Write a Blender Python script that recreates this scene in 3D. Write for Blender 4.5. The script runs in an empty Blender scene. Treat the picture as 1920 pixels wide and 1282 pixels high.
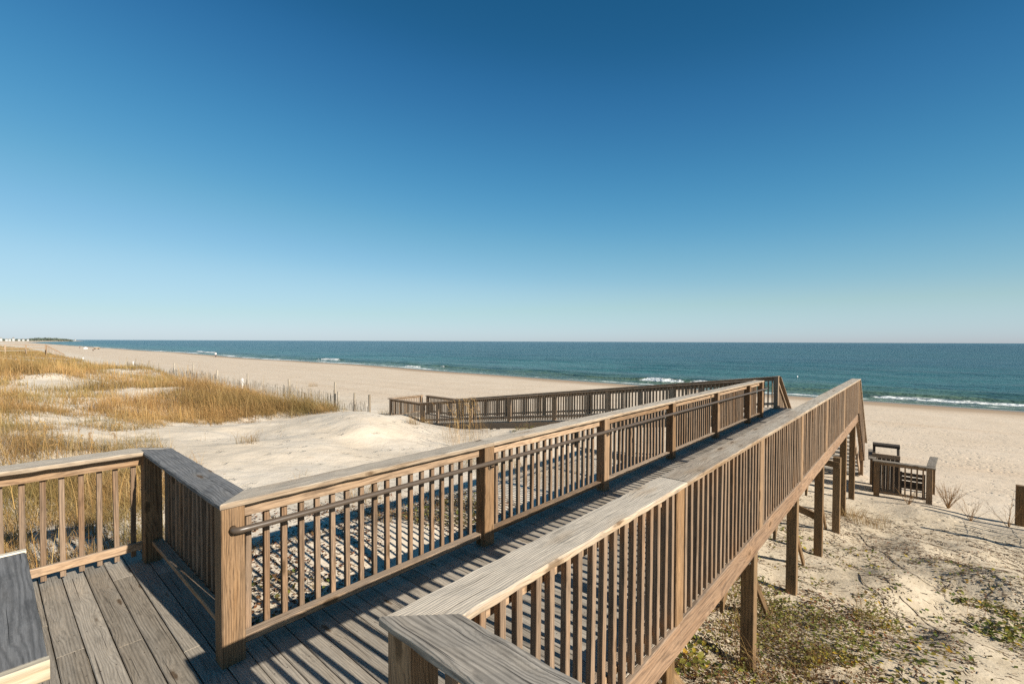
import bpy, math, random
import numpy as np
from mathutils import Vector, Matrix
random.seed(7); RNG = np.random.default_rng(11)
S = bpy.context.scene
COL = S.collection
# ---------------------------------------------------------------- frame: u runs along the walkway to the sea, v to its left
TH = 0.718
UX, UY = math.sin(TH), math.cos(TH)
VX, VY = -math.cos(TH), math.sin(TH)
ROT = math.atan2(UY, UX)
EYE = 2.1141
def W(u, v, z=0.0): return Vector((UX*u+VX*v, UY*u+VY*v, z))
def dk(u): return -0.0046*max(0.0, u-1.0)            # the deck falls very slightly towards the sea

# ---------------------------------------------------------------- terrain
def sst(a, b, x):
    t = np.clip((x-a)/(b-a), 0, 1); return t*t*(3-2*t)
def hsh(i, j, s):
    n = (i*374761393+j*668265263+s*974634721) & 0xffffffff
    n = ((n ^ (n >> 13))*1274126177) & 0xffffffff
    return ((n ^ (n >> 16)) & 0xffff)/65535.0
def vn(x, y, s=0):
    x = np.asarray(x, float); y = np.asarray(y, float)
    xi = np.floor(x).astype(np.int64); yi = np.floor(y).astype(np.int64)
    fx = x-xi; fy = y-yi; fx = fx*fx*(3-2*fx); fy = fy*fy*(3-2*fy)
    a = hsh(xi, yi, s); b = hsh(xi+1, yi, s); c = hsh(xi, yi+1, s); d = hsh(xi+1, yi+1, s)
    return (a*(1-fx)+b*fx)*(1-fy)+(c*(1-fx)+d*fx)*fy
def fb(x, y, s=0, o=4):
    r = 0; a = 1; t = 0
    for k in range(o):
        r = r+a*vn(x*2**k, y*2**k, s+k*7); t += a; a *= .5
    return r/t-.5
SEA = -3.7
BX = [-60, 10, 14, 18, 25, 40, 50, 59, 68, 90, 140, 400, 90000]
BZ = [-2.0, -2.0, -2.3, -2.6, -2.8, -3.15, -3.42, -3.70, -4.2, -5, -7, -12, -14]
HUMP = [(13.8, 11.5, 1.3, 2.8, .55), (10.9, 17.0, 2.5, 3.2, .44), (7.6, 13.0, .9, 1.6, -.16), (8.8, 14.6, .8, 1.0, .14), (6.0, 17.5, .8, 1.1, -.12), (6.3, 14.5, 1.6, 2.0, .16), (7.0, 9.5, 1.3, 1.6, -.12), (12.8, -.1, .9, .5, .2), (11.3, -1.3, 1.0, .7, .24), (9.2, .5, .7, .45, .13), (7.6, -.6, .7, .5, .12), (10.2, .2, .5, .35, .1), (13.9, -1.0, .7, .5, .15), (8.6, -.5, .35, .3, .08), (15.2, 20.6, 1.1, 1.3, .3), (3.4, 6.8, 1.0, 1.0, .1), (8.5, 17, 2.2, 3, .3), (10.5, 24, 1.7, 4, .35),
        (8, 32, 3, 5, .35), (4, 40, 4, 6, .5), (9, 52, 2.5, 8, .6), (12., -1.2, 1.6, 1.2, .12), (17.0, -.2, .9, .9, .12), (16.3, .6, .6, .8, -.06)]
def bend(v):                                        # the far shore swings out to sea
    v = np.asarray(v, float); return 250*sst(1200, 3000, v)-900*sst(3050, 3700, v)
def terrain(u, v):
    u = np.asarray(u, float); v = np.asarray(v, float)
    A = -.98-.1*np.maximum(u, -4)+.05*np.minimum(v-1.3, 0)
    B = -.3-.11*np.maximum(u, 0)
    t = sst(.5, 6.5, v); D = A*(1-t)+B*t
    s = sst(11.5, 18.5, u)
    ub = np.where(u > 20, np.maximum(u-bend(v)-1.6*fb(v*.03, v*0, 31, 2)*sst(20, 50, u)*4, 20), u)
    Z = D*(1-s)+np.interp(ub, BX, BZ)*s
    for a, b, su, sv, h in HUMP:
        Z = Z+h*np.exp(-((u-a)/su)**2-((v-b)/sv)**2)
    dn = 1-sst(10, 16, u)
    Z = Z+fb(u*.16, v*.16, 3, 3)*1.0*dn*sst(7, 16, v)
    gr = sst(8.5, 6.5, u)*sst(16, 22, v)+sst(3.4, 2.2, u)*sst(6, 9, v)
    Z = Z+fb(u*.7, v*.7, 9, 4)*(.10*dn+.05+.20*np.clip(gr, 0, 1)+.17*sst(4, 1.5, v)*dn)*(1-sst(45, 56, u))
    Z = Z+fb(u*2.6, v*2.6, 17, 3)*(.03+.04*sst(4, 1, v)+.03*np.clip(gr, 0, 1))*(1-sst(14, 22, u))*(1-sst(25, 60, v))
    return np.minimum(Z, np.where((u > -4) & (u < 2) & (v < 6.2) & (v > -2), -.34, 99))
def tz(u, v): return float(terrain(np.array([u]), np.array([v]))[0])

# ---------------------------------------------------------------- node helpers
class NT:
    def __init__(s, name):
        s.m = bpy.data.materials.new(name); s.m.use_nodes = True
        s.t = s.m.node_tree; s.n = s.t.nodes; s.l = s.t.links; s.n.clear()
    def node(s, ty, **kw):
        n = s.n.new(ty)
        for k, v in kw.items():
            if k.startswith('i_'):
                key = k[2:]; key = int(key) if key.isdigit() else key.replace('_', ' ')
                s.put(n.inputs[key], v)
            else: setattr(n, k, v)
        return n
    def put(s, inp, v):
        if isinstance(v, bpy.types.NodeSocket): s.l.new(v, inp)
        else: inp.default_value = v
    def math(s, op, a, b=0.0, c=None, clamp=False):
        n = s.n.new('ShaderNodeMath'); n.operation = op; n.use_clamp = clamp
        s.put(n.inputs[0], a); s.put(n.inputs[1], b)
        if c is not None: s.put(n.inputs[2], c)
        return n.outputs[0]
    def vec(s, op, a, b):
        n = s.n.new('ShaderNodeVectorMath'); n.operation = op
        s.put(n.inputs[0], a); s.put(n.inputs[1], b); return n.outputs[0]
    def ss(s, x, a, b, lo=0.0, hi=1.0):
        n = s.n.new('ShaderNodeMapRange'); n.interpolation_type = 'SMOOTHSTEP'
        s.put(n.inputs[0], x)
        for i, v in enumerate((a, b, lo, hi)): s.put(n.inputs[i+1], v)
        return n.outputs[0]
    def mix(s, f, a, b, mode='MIX'):
        n = s.n.new('ShaderNodeMix'); n.data_type = 'RGBA'; n.blend_type = mode; n.clamp_factor = True
        s.put(n.inputs['Factor'], f)
        for k, v in ((6, a), (7, b)):
            if not isinstance(v, bpy.types.NodeSocket): v = (*v[:3], 1)
            s.put(n.inputs[k], v)
        return n.outputs[2]
    def noise(s, v, scale=1.0, detail=2.0, rough=.5, dist=0.0):
        n = s.n.new('ShaderNodeTexNoise'); s.put(n.inputs['Vector'], v)
        s.put(n.inputs['Scale'], scale); n.inputs['Detail'].default_value = detail
        n.inputs['Roughness'].default_value = rough; n.inputs['Distortion'].default_value = dist
        return n.outputs[0]
    def finish(s, col, rough=.7, bump=None, bs=.5, bd=.01, spec=.3, **kw):
        p = s.n.new('ShaderNodeBsdfPrincipled')
        s.put(p.inputs['Base Color'], col if isinstance(col, bpy.types.NodeSocket) else (*col[:3], 1))
        s.put(p.inputs['Roughness'], rough); s.put(p.inputs['Specular IOR Level'], spec)
        for k, v in kw.items(): s.put(p.inputs[k.replace('_', ' ')], v)
        if bump is not None:
            b = s.n.new('ShaderNodeBump'); s.put(b.inputs['Strength'], bs); s.put(b.inputs['Distance'], bd)
            s.put(b.inputs['Height'], bump); s.l.new(b.outputs[0], p.inputs['Normal'])
        o = s.n.new('ShaderNodeOutputMaterial'); s.l.new(p.outputs[0], o.inputs[0])
        return s.m

def wood(name, light, mid, dark, gray, grayamt=.3, ring=1.0, crack=.5, bump=.5, knotc=(.10, .06, .03), top=0.0, dust=0.0, gring=.45, kn=.52):
    t = NT(name)
    at = t.node('ShaderNodeAttribute', attribute_name='grain')
    oi = t.node('ShaderNodeObjectInfo')
    r = t.math('MULTIPLY', oi.outputs['Random'], 61.0)
    cb = t.node('ShaderNodeCombineXYZ'); 
    for i in range(3): t.put(cb.inputs[i], r)
    G = t.vec('ADD', at.outputs['Vector'], cb.outputs[0])
    tn = t.node('ShaderNodeAttribute', attribute_name='tone').outputs['Fac']
    warp = t.noise(t.vec('MULTIPLY', G, (.9, 9, 9)), 1.0, 2)
    vo = t.node('ShaderNodeTexVoronoi', feature='F1'); t.put(vo.inputs['Vector'], t.vec('MULTIPLY', G, (1.9, 8.5, 5)))
    t.put(vo.inputs['Scale'], 1.0)
    vsep = t.node('ShaderNodeSeparateColor'); t.put(vsep.inputs[0], vo.outputs['Color'])
    on = t.ss(vsep.outputs[0], kn, kn+.06)
    d = t.math('ADD', vo.outputs['Distance'], t.math('MULTIPLY', t.math('SUBTRACT', t.noise(G, 30, 2), .5), .12))
    near = t.math('MULTIPLY', t.ss(d, .62, .0), on)
    knot = t.math('MULTIPLY', t.ss(d, .17, .09), on)
    halo = t.math('MULTIPLY', t.ss(d, .42, .15), on)
    sp = t.node('ShaderNodeSeparateXYZ'); t.put(sp.inputs[0], G)
    ph = t.math('ADD', t.math('MULTIPLY', t.math('ADD', sp.outputs[1], t.math('MULTIPLY', sp.outputs[2], .6)), 520.0*ring), t.math('MULTIPLY', warp, 26.0))
    ph = t.math('ADD', ph, t.math('MULTIPLY', near, 16.0))
    rings = t.math('POWER', t.math('MULTIPLY_ADD', t.math('SINE', ph), .5, .5), 2.0)
    fine = t.noise(t.vec('MULTIPLY', G, (16, 260, 260)), 1.0, 3, .6)
    fib = t.noise(t.vec('MULTIPLY', G, (4.5, 95, 95)), 1.0, 4, .65, .4)
    big = t.noise(t.vec('MULTIPLY', G, (1.3, 9, 9)), 1.0, 3, .6)
    ck = t.math('MULTIPLY', t.ss(t.noise(t.vec('MULTIPLY', G, (1.0, 95, 95)), 1.0, 1), .69, .73), crack)
    c = t.mix(t.math('MULTIPLY', rings, .85), mid, dark)
    c = t.mix(t.ss(fib, .35, .75, 0, .8), c, light)
    g = t.math('MULTIPLY', t.ss(t.math('ADD', big, t.math('MULTIPLY', tn, .35)), .30, .78, max(0, grayamt-.35), min(1, grayamt+.35)), 1.0)
    if top:
        gs = t.node('ShaderNodeSeparateXYZ'); t.put(gs.inputs[0], t.node('ShaderNodeNewGeometry').outputs['True Normal'])
        g = t.math('ADD', g, t.ss(gs.outputs[2], .5, .95, -.15, top), clamp=True)
    gc = t.mix(t.ss(fib, .3, .7), gray, tuple(min(1, x*1.45) for x in gray))
    gc = t.mix(t.math('MULTIPLY', rings, gring), gc, tuple(x*.55 for x in gray))
    c = t.mix(g, c, gc)
    c = t.mix(t.math('MULTIPLY', halo, .35), c, tuple(min(1, x*1.1) for x in light))
    c = t.mix(t.math('MULTIPLY', knot, .85), c, knotc)
    c = t.mix(ck, c, (.03, .022, .017))
    st = t.ss(t.noise(t.vec('MULTIPLY', G, (3.5, 14, 14)), 1.0, 4, .7), .52, .70, 1.0, .68)
    sc = t.math('MULTIPLY_ADD', t.math('ADD', t.math('MULTIPLY', fine, .75), t.math('ADD', t.math('MULTIPLY', tn, .34), t.math('MULTIPLY', oi.outputs['Random'], .26))), 1.0, .34)
    sc = t.math('MULTIPLY', sc, st)
    c = t.mix(1.0, c, t.node('ShaderNodeCombineColor', i_0=sc, i_1=sc, i_2=sc).outputs[0], 'MULTIPLY')
    hgt = t.math('SUBTRACT', t.math('ADD', t.math('MULTIPLY', fib, .6), t.math('MULTIPLY', fine, .5)), t.math('ADD', t.math('MULTIPLY', rings, .35), t.math('MULTIPLY', ck, 1.2)))
    if dust:
        du = t.ss(t.math('ADD', t.math('MULTIPLY', t.noise(t.vec('MULTIPLY', G, (2.2, 9, 9)), 1.0, 5, .75), .8), t.math('MULTIPLY', fine, .35)), .68, .86, 0, dust)
        c = t.mix(du, c, (.50, .43, .33))
    return t.finish(c, .78, hgt, bump, .003, .22)

M = {}
M['cap'] = wood('weathered_cap_wood', (.34, .24, .145), (.245, .16, .092), (.115, .07, .04), (.37, .32, .255), .2, .95, .6, .7, top=.5, gring=.2, kn=.25)
M['capgray'] = wood('silver_gray_wood', (.35, .295, .225), (.25, .205, .155), (.06, .048, .037), (.24, .213, .178), .45, .6, .9, 1.0, top=.3, gring=.7, kn=.25)
M['capslate'] = wood('slate_gray_wood', (.20, .18, .155), (.155, .14, .12), (.05, .045, .04), (.15, .147, .144), .6, .5, .8, .9, top=.4, gring=.6, kn=.3)
M['palewood'] = wood('pale_cream_wood', (.60, .52, .38), (.52, .43, .29), (.36, .27, .16), (.5, .45, .36), .4, .4, .2, .4, top=.2)  # pale cream base colour for the end boards of the short rail
M['post'] = wood('brown_post_wood', (.37, .23, .12), (.25, .142, .066), (.055, .027, .012), (.18, .132, .09), .2, .85, .5, .6, kn=.35)
M['bal'] = wood('brown_baluster_wood', (.31, .187, .105), (.205, .12, .063), (.075, .04, .021), (.17, .13, .095), .35, .8, .4, .5)
M['rail'] = wood('tan_rail_wood', (.41, .27, .155), (.30, .18, .095), (.13, .066, .03), (.27, .21, .155), .3, .6, .4, .5, top=.3)
M['deck'] = wood('gray_deck_wood', (.40, .335, .255), (.285, .235, .175), (.11, .09, .066), (.275, .242, .197), .62, .7, .8, .9, dust=.7, gring=.42, kn=.3)
M['rim'] = wood('reddish_rim_wood', (.29, .175, .098), (.20, .104, .05), (.075, .035, .018), (.22, .165, .12), .25, .4, .6, .6, top=.6, kn=.4)
M['support'] = wood('support_wood', (.29, .172, .076), (.19, .106, .044), (.075, .038, .015), (.14, .105, .068), .18, .7, .5, .5)
M['darkwood'] = wood('dark_shaded_wood', (.075, .057, .045), (.055, .042, .033), (.03, .022, .017), (.07, .06, .05), .3, .8, .5, .5)
M['farwood'] = wood('brown_gray_ramp_wood', (.42, .28, .17), (.30, .19, .11), (.14, .085, .05), (.26, .205, .15), .3, .7, .5, .5)
M['fence'] = wood('silvered_fence_wood', (.40, .32, .22), (.31, .24, .165), (.16, .12, .08), (.30, .27, .225), .5, .8, .5, .5)
def flat(name, c, rough=.6, spec=.3, metal=0.0, var=.25, sc=30):
    t = NT(name); tc = t.node('ShaderNodeTexCoord')
    n = t.noise(tc.outputs['Object'], sc, 3)
    col = t.mix(n, tuple(x*(1-var) for x in c), tuple(min(1, x*(1+var)) for x in c))
    return t.finish(col, rough, n, .15, .002, spec, Metallic=metal)
M['pipe'] = flat('bronze_painted_pipe', (.085, .064, .047), .36, .5, 0.0, .12, 40)
M['bolt'] = flat('galvanised_bolt', (.45, .44, .42), .4, .5, .8, .1)
M['screw'] = flat('rusty_screw_heads', (.05, .035, .028), .6, .4)
M['white'] = flat('white_paint', (.8, .8, .78), .5, .4, 0, .06)
M['farwhite'] = flat('hazed_far_wall', (.36, .385, .395), .7, .2, 0, .05)  # white house walls, with distance haze put into the colour as grey
M['black'] = flat('black_cloth', (.02, .02, .022), .8, .2)
M['shirt'] = flat('white_shirt_cloth', (.8, .8, .8), .9, .1, 0, .05)
M['trousers'] = flat('dark_trousers_cloth', (.05, .06, .08), .9, .1)
M['skin'] = flat('skin', (.5, .3, .2), .6, .3, 0, .05)
M['roofgray'] = flat('gray_shingle', (.2, .19, .18), .8, .2)
M['tan'] = flat('tan_canvas', (.32, .24, .16), .9, .1)
M['glassdark'] = flat('dark_window', (.05, .06, .07), .2, .5)

# ---------------------------------------------------------------- mesh building
class MB:
    def __init__(s): s.v = []; s.f = []; s.g = []; s.t = []; s.sm = False
    def board(s, a, b, wd, hd, w, h, ch=.004, sk0=0.0, sk1=0.0, seg=None, jit=0.0, tone=None):
        """a timber from a to b (points on its centre line), w wide along wd, h thick along hd, edges eased by ch, ends skewed by sk*side offset"""
        a = Vector(a); b = Vector(b); wd = Vector(wd).normalized(); hd = Vector(hd).normalized()
        L = (b-a).length; dr = (b-a)/max(L, 1e-6); n = max(1, int(round(L/seg))) if seg else 1
        x, y = w/2, h/2
        if ch > 0: sec = [(x-ch, -y), (x, -y+ch), (x, y-ch), (x-ch, y), (-x+ch, y), (-x, y-ch), (-x, -y+ch), (-x+ch, -y)]
        else: sec = [(x, -y), (x, y), (-x, y), (-x, -y)]
        k = len(sec); o = len(s.v)
        off = (random.uniform(0, 50), random.uniform(0, 50), random.uniform(0, 50)); tn = random.random() if tone is None else tone
        ph = random.uniform(0, 99)
        for i in range(n+1):
            f = i/n
            for (p, q) in sec:
                sk = sk0*p*(1-f)+sk1*p*f
                jx = jit*math.sin(ph+i*2.3+(1 if p > 0 else 4))*random.uniform(.3, 1) if jit else 0
                jy = jit*.7*math.sin(ph*1.7+i*1.9+(2 if q > 0 else 5))*random.uniform(.3, 1) if jit else 0
                s.v.append(a+dr*(L*f+sk)+wd*(p+jx)+hd*(q+jy)); s.g.append((L*f+sk+off[0], p+off[1], q+off[2])); s.t.append(tn)
        for i in range(n):
            for j in range(k):
                j2 = (j+1) % k
                s.f.append((o+i*k+j, o+i*k+j2, o+(i+1)*k+j2, o+(i+1)*k+j))
        s.f.append(tuple(o+j for j in reversed(range(k)))); s.f.append(tuple(o+n*k+j for j in range(k)))
        return s
    def tube(s, pts, r, n=10, cap=True):
        pts = [Vector(p) for p in pts]; o = len(s.v); m = len(pts)
        rr = r if isinstance(r, (list, tuple)) else [r]*m
        for i, p in enumerate(pts):
            d = (pts[min(i+1, m-1)]-pts[max(i-1, 0)]).normalized()
            up = Vector((0, 0, 1)) if abs(d.z) < .9 else Vector((1, 0, 0))
            e1 = d.cross(up).normalized(); e2 = e1.cross(d)
            for j in range(n):
                a = 2*math.pi*j/n
                s.v.append(p+(e1*math.cos(a)+e2*math.sin(a))*rr[i]); s.g.append((i*.1, math.cos(a)*rr[i], math.sin(a)*rr[i])); s.t.append(.5)
        for i in range(m-1):
            for j in range(n):
                j2 = (j+1) % n; s.f.append((o+i*n+j, o+i*n+j2, o+(i+1)*n+j2, o+(i+1)*n+j))
        if cap:
            s.f.append(tuple(o+j for j in reversed(range(n)))); s.f.append(tuple(o+(m-1)*n+j for j in range(n)))
        return s
    def poly(s, pts, f):
        o = len(s.v)
        for p in pts: s.v.append(Vector(p)); s.g.append(tuple(p)); s.t.append(.5)
        for q in f: s.f.append(tuple(o+i for i in q))
        return s
    def prism(s, prof, a, b, ex, ey):
        """profile (x,y pairs) swept from a to b"""
        a, b, ex, ey = map(Vector, (a, b, ex, ey)); k = len(prof)
        pts = [a+ex*x+ey*y for x, y in prof]+[b+ex*x+ey*y for x, y in prof]
        return s.poly(pts, [tuple(reversed(range(k))), tuple(range(k, 2*k))]+[(j, (j+1) % k, k+(j+1) % k, k+j) for j in range(k)])
    def mesh(s, name):
        me = bpy.data.meshes.new(name); me.from_pydata([tuple(v) for v in s.v], [], s.f)
        g = me.attributes.new('grain', 'FLOAT_VECTOR', 'POINT'); g.data.foreach_set('vector', np.array(s.g, dtype=np.float32).ravel())
        t = me.attributes.new('tone', 'FLOAT', 'POINT'); t.data.foreach_set('value', np.array(s.t, dtype=np.float32))
        import bmesh
        bm = bmesh.new(); bm.from_mesh(me); bmesh.ops.recalc_face_normals(bm, faces=bm.faces); bm.to_mesh(me); bm.free()
        if s.sm: me.polygons.foreach_set('use_smooth', [True]*len(me.polygons))
        me.update(); return me
    def build(s, name, mat, parent=None):
        me = s.mesh(name); me.materials.append(mat); return link(name, me, parent)
def link(name, me, parent=None):
    o = bpy.data.objects.new(name, me); COL.objects.link(o)
    if parent is not None: o.parent = parent
    return o
def tag(o, label=None, cat=None, group=None, kind=None):
    for k, v in (('label', label), ('category', cat), ('group', group), ('kind', kind)):
        if v: o[k] = v
    return o
def thing(name, label, cat, loc, rz=0.0, group=None):
    o = bpy.data.objects.new(name, None); COL.objects.link(o); o.empty_display_size = .2
    o.location = loc; o.rotation_euler = (0, 0, rz); return tag(o, label, cat, group)
def rawmesh(name, V, F, mat, col=None, smooth=False):
    """V (n,3), F (m,3) or (m,4) arrays"""
    V = np.asarray(V, np.float32); F = np.asarray(F, np.int32); k = F.shape[1]
    me = bpy.data.meshes.new(name); me.vertices.add(len(V)); me.vertices.foreach_set('co', V.ravel())
    me.loops.add(F.size); me.loops.foreach_set('vertex_index', F.ravel())
    me.polygons.add(len(F)); me.polygons.foreach_set('loop_start', np.arange(0, F.size, k, dtype=np.int32))
    try: me.polygons.foreach_set('loop_total', np.full(len(F), k, np.int32))
    except Exception: pass
    if smooth: me.polygons.foreach_set('use_smooth', np.ones(len(F), bool))
    if col is not None:
        a = me.attributes.new('col', 'FLOAT_COLOR', 'POINT')
        a.data.foreach_set('color', np.concatenate([np.asarray(col, np.float32), np.ones((len(V), 1), np.float32)], 1).ravel())
    me.update(calc_edges=True); me.validate(); me.materials.append(mat)
    return me
X3, Y3, Z3 = Vector((1, 0, 0)), Vector((0, 1, 0)), Vector((0, 0, 1))

# ---------------------------------------------------------------- railings
BALM = {}
def bal_variants(mat, length):
    k = (mat, round(length, 3))
    if k not in BALM:
        BALM[k] = []
        for i in range(6):
            b = MB().board((0, 0, 0), (random.uniform(-.003, .003), random.uniform(-.003, .003), length), X3, Y3, .038, .038, .003, seg=.24, jit=.0012)
            me = b.mesh('baluster'); me.materials.append(M[mat]); BALM[k].append(me)
    return BALM[k]
def railing(name, label, o, ds, dn, posts, caps, bays, slope=0.0, zfun=None, mats=('cap', 'rail', 'bal', 'post'), brail=(.076, .126, 'flat'),
            step=.126, H=1.07, capn=(-.01, .215), blow=.045, postlow=0.0, mine=100, rank=None, group=None, cat='railing', trailz=(.925, 1.027), capth=.04, postn=.07):
    """posts: s of each post's near edge; caps: (s0, s1, skew0, skew1); bays: (s0, s1) runs of rails and balusters. o is a root location in (u,v,z)."""
    root = thing(name, label, cat, W(o[0], o[1], o[2]), ROT, group)
    ds = Vector(ds); dn = Vector(dn); zf = zfun or (lambda s: slope*s)
    P = lambda s, n, z: ds*s+dn*n+Z3*(z+zf(s))
    cm, rm, bm_, pm = [M[x] for x in mats]
    for s in posts:
        pn = .07 if s == posts[0] else postn
        MB().board(P(s+.07, pn, postlow), P(s+.07, pn, H-capth-.001), ds, dn, .14, .14, .007, seg=.25, jit=.001).build('post', pm, root)
    nc = (capn[0]+capn[1])/2; wc = capn[1]-capn[0]
    for c in caps:
        s0, s1, k0, k1 = c[:4]
        MB().board(P(s0, nc, H-capth/2), P(s1, nc, H-capth/2), dn, Z3, wc, capth, .008, k0, k1, seg=.09, jit=.0036).build('cap_board', cm, root)
    spots = []
    for (s0, s1) in bays:
        zc = (trailz[0]+trailz[1])/2; zh = trailz[1]-trailz[0]
        MB().board(P(s0, .108, zc), P(s1, .108, zc), dn, Z3, .04, zh, .004, seg=.2, jit=.0012).build('top_rail', rm, root)
        zc = (brail[0]+brail[1])/2; zh = brail[1]-brail[0]
        nn, ww = (.098, .088) if brail[2] == 'flat' else (.122, .038)
        MB().board(P(s0, nn, zc), P(s1, nn, zc), dn, Z3, ww, zh, .006, seg=.2, jit=.0015).build('bottom_rail', rm, root)
        k = max(1, int(round((s1-s0)/step))); st = (s1-s0)/k
        spots += [s0+st*(i+.5) for i in range(k)]
    if rank: spots.sort(key=rank)
    vs = bal_variants(mats[2], 1.02-blow)
    for s in spots[:mine]:
        b = link('baluster', random.choice(vs), root); b.location = P(s, .164+random.uniform(-.002, .002), blow+random.uniform(-.006, .006)); b.rotation_euler = (random.uniform(-.007, .007), random.uniform(-.007, .007), random.choice((0, math.pi))+math.atan2(ds.y, ds.x))
    if spots[mine:]:
        m = MB()
        for s in spots[mine:]: m.board(P(s, .164, blow), P(s, .164, 1.02), ds, dn, .038, .038, .003)
        tag(m.build('baluster_row', bm_, root), kind='stuff')
    return root, P
CW = .225
PL = [.988, 3.39, 5.82, 8.28, 10.82, 13.45, 14.79]
left, PLf = railing('walkway_railing', 'long tan railing with bronze pipe handrail on the far side of the walkway', (0, 3.32, 0), X3, Y3,
    PL, [(.98+.11, 3.505, 1, 0), (3.512, 8.36, 0, 0), (8.367, 14.94, 0, 0)], [(a+.142, b-.002) for a, b in zip(PL[:-1], PL[1:])], zfun=dk)
# pipe handrail with brackets
hb = []
z0 = .895
for i, s in enumerate((1.055, 1.05, 1.055, 1.08, 1.13)):
    hb.append((s, (.0, -.03, -.052, -.062, -.065)[i], z0+dk(s)))
s = 1.3
while s < 14.95: hb.append((s, -.065, z0+dk(s)-.004*max(0, s-1))); s += .4
for q in ((15.0, -.065), (15.08, -.055), (15.11, -.03), (15.11, .02)): hb.append((q[0], q[1], z0+dk(15)-.056))
t_ = MB(); t_.sm = True; t_.tube(hb, .021, 12)
pipe = t_.build('pipe_handrail', M['pipe'], left)
for s in PL[1:]:
    b = MB(); zz = z0+dk(s)-.004*(s-1)
    b.tube([(s+.07, -.065, zz-.018), (s+.07, -.062, zz-.05), (s+.07, -.03, zz-.065), (s+.07, 0, zz-.065)], .008, 8); b.tube([(s+.07, -.001, zz-.065), (s+.07, -.009, zz-.065)], .03, 10)
    b.build('bracket', M['pipe'], pipe)
PR = [1.0, 3.375, 5.82, 8.34, 11.0, 14.0, 17.84]
right, PRf = railing('walkway_railing', 'long weathered railing on the near side of the walkway, carried above the tall support posts', (0, 1.50, 0), X3, -Y3,
    PR, [(.985+.11, 3.49, 1, 0), (3.497, 8.42, 0, 0), (8.427, 17.99, 0, 0)], [(a+.142, b-.002) for a, b in zip(PR[:-1], PR[1:])], zfun=dk, mats=('cap', 'rail', 'bal', 'post'), step=.1225, blow=.02, postn=.117)
cross, _ = railing('platform_railing', 'short railing with a dark silver cap joining the platform corner to the walkway railing', (.985, 3.32, 0), Y3, X3,
    [2.13], [(-.01+.11, 2.37-.11, 1, -1)], [(.142, 2.128)], mats=('capslate', 'rail', 'bal', 'post'), brail=(.165, .205, 'flat'))
side, _ = railing('platform_railing', 'tan railing along the outer edge of the platform, in front of the golden grass', (1.13, 5.45, 0), -X3, Y3,
    [2.45], [(.0-.035+.11, 4.2, 1, 0)], [(.142, 2.448), (2.592, 4.1)], mats=('cap', 'rail', 'bal', 'post'), brail=(.11, .185, 'upright'), capn=(-.03, .245), step=.12)
nearx, _ = railing('platform_railing', 'near short railing whose cracked gray cap meets the walkway corner at bottom', (.985, 1.50, 0), -Y3, X3,
    [2.4], [(-.015+.11, 2.9, 1, 0)], [(.142, 2.398)], mats=('capgray', 'rail', 'bal', 'post'), brail=(.165, .205, 'flat'))
# the cut-off blue-gray slab beside the camera: a cap on a short rail
sroot = thing('stair_railing', 'blue gray capped end of a stair railing standing on the platform at the left edge', 'railing', W(-.12, 2.15, 0), ROT)
MB().board((.085, .0, 1.045), (.085, 1.135, 1.045), X3, Z3, .33, .052, .008, seg=.14, jit=.002).build('cap_board', M['capslate'], sroot)
MB().board((-.08, -.02, 1.038), (.252, -.02, 1.038), Y3, Z3, .036, .066, .004).build('end_board', M['palewood'], sroot)
MB().board((-.08, 1.155, 1.046), (.25, 1.155, 1.046), Y3, Z3, .036, .06, .004).build('end_board', M['palewood'], sroot)
for y in (.14, .99): MB().board((.02, y, 0), (.02, y, 1.017), X3, Y3, .14, .14, .006).build('post', M['post'], sroot)
for i in range(6):
    b = link('baluster', random.choice(bal_variants('bal', .975)), sroot); b.location = (.0, .28+i*.115, .045)
MB().board((.03, .215, .1), (.03, .915, .1), X3, Z3, .088, .04, .005).build('bottom_rail', M['rail'], sroot)

# ---------------------------------------------------------------- boardwalk
bw = thing('boardwalk', 'raised gray plank boardwalk running from the platform out over the dunes to the beach', 'boardwalk', W(0, 0, 0), ROT)
m = MB(); u = 1.165
while u < 17.55:
    w = .139; zt = dk(u+.07)-.019+random.uniform(-.0012, .0012)
    m.board((u+w/2, 1.355+random.uniform(-.006, .006), zt), (u+w/2, 3.50, zt), X3, Z3, w, .038, .005, seg=.5, jit=.0012); u += w+.006
m.build('walkway_deck', M['deck'], bw)
m = MB(); u = 1.16
while u > -2.7:
    w = .1385; v = -1.9+random.uniform(0, .8); cuts = [-1.9]
    v = -1.9+random.uniform(.8, 2.4)
    while v < 5.6: cuts.append(v); v += random.uniform(1.3, 2.6)
    cuts.append(5.87)
    for a, b in zip(cuts[:-1], cuts[1:]):
        zt = -.019+random.uniform(-.0018, .0018)
        m.board((u-w/2, a+.0015, zt), (u-w/2, b-.0015, zt), X3, Z3, w, .038, .005, seg=.5, jit=.0012)
    u -= w+.0065
m.build('platform_deck', M['deck'], bw)
m = MB()
def screw(m, x, y, z, r=.0045):
    m.poly([(x+r*math.cos(a*math.pi/3), y+r*math.sin(a*math.pi/3), z) for a in range(6)], [tuple(range(6))])
u = 1.165
while u < 8:
    for v in (1.42, 1.93, 2.48, 3.03, 3.44):
        for q in (.03, .109): screw(m, u+q, v+random.uniform(-.01, .01), dk(u+.07)+.0016)
    u += .145
u = 1.16
while u > -1.5:
    for v in (1.45, 2.06, 2.67, 3.28, 3.89, 4.5, 5.11, 5.72):
        for q in (.03, .109): screw(m, u-q, v+random.uniform(-.01, .01), .0022)
    u -= .145
m.build('deck_screws', M['screw'], bw)
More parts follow.
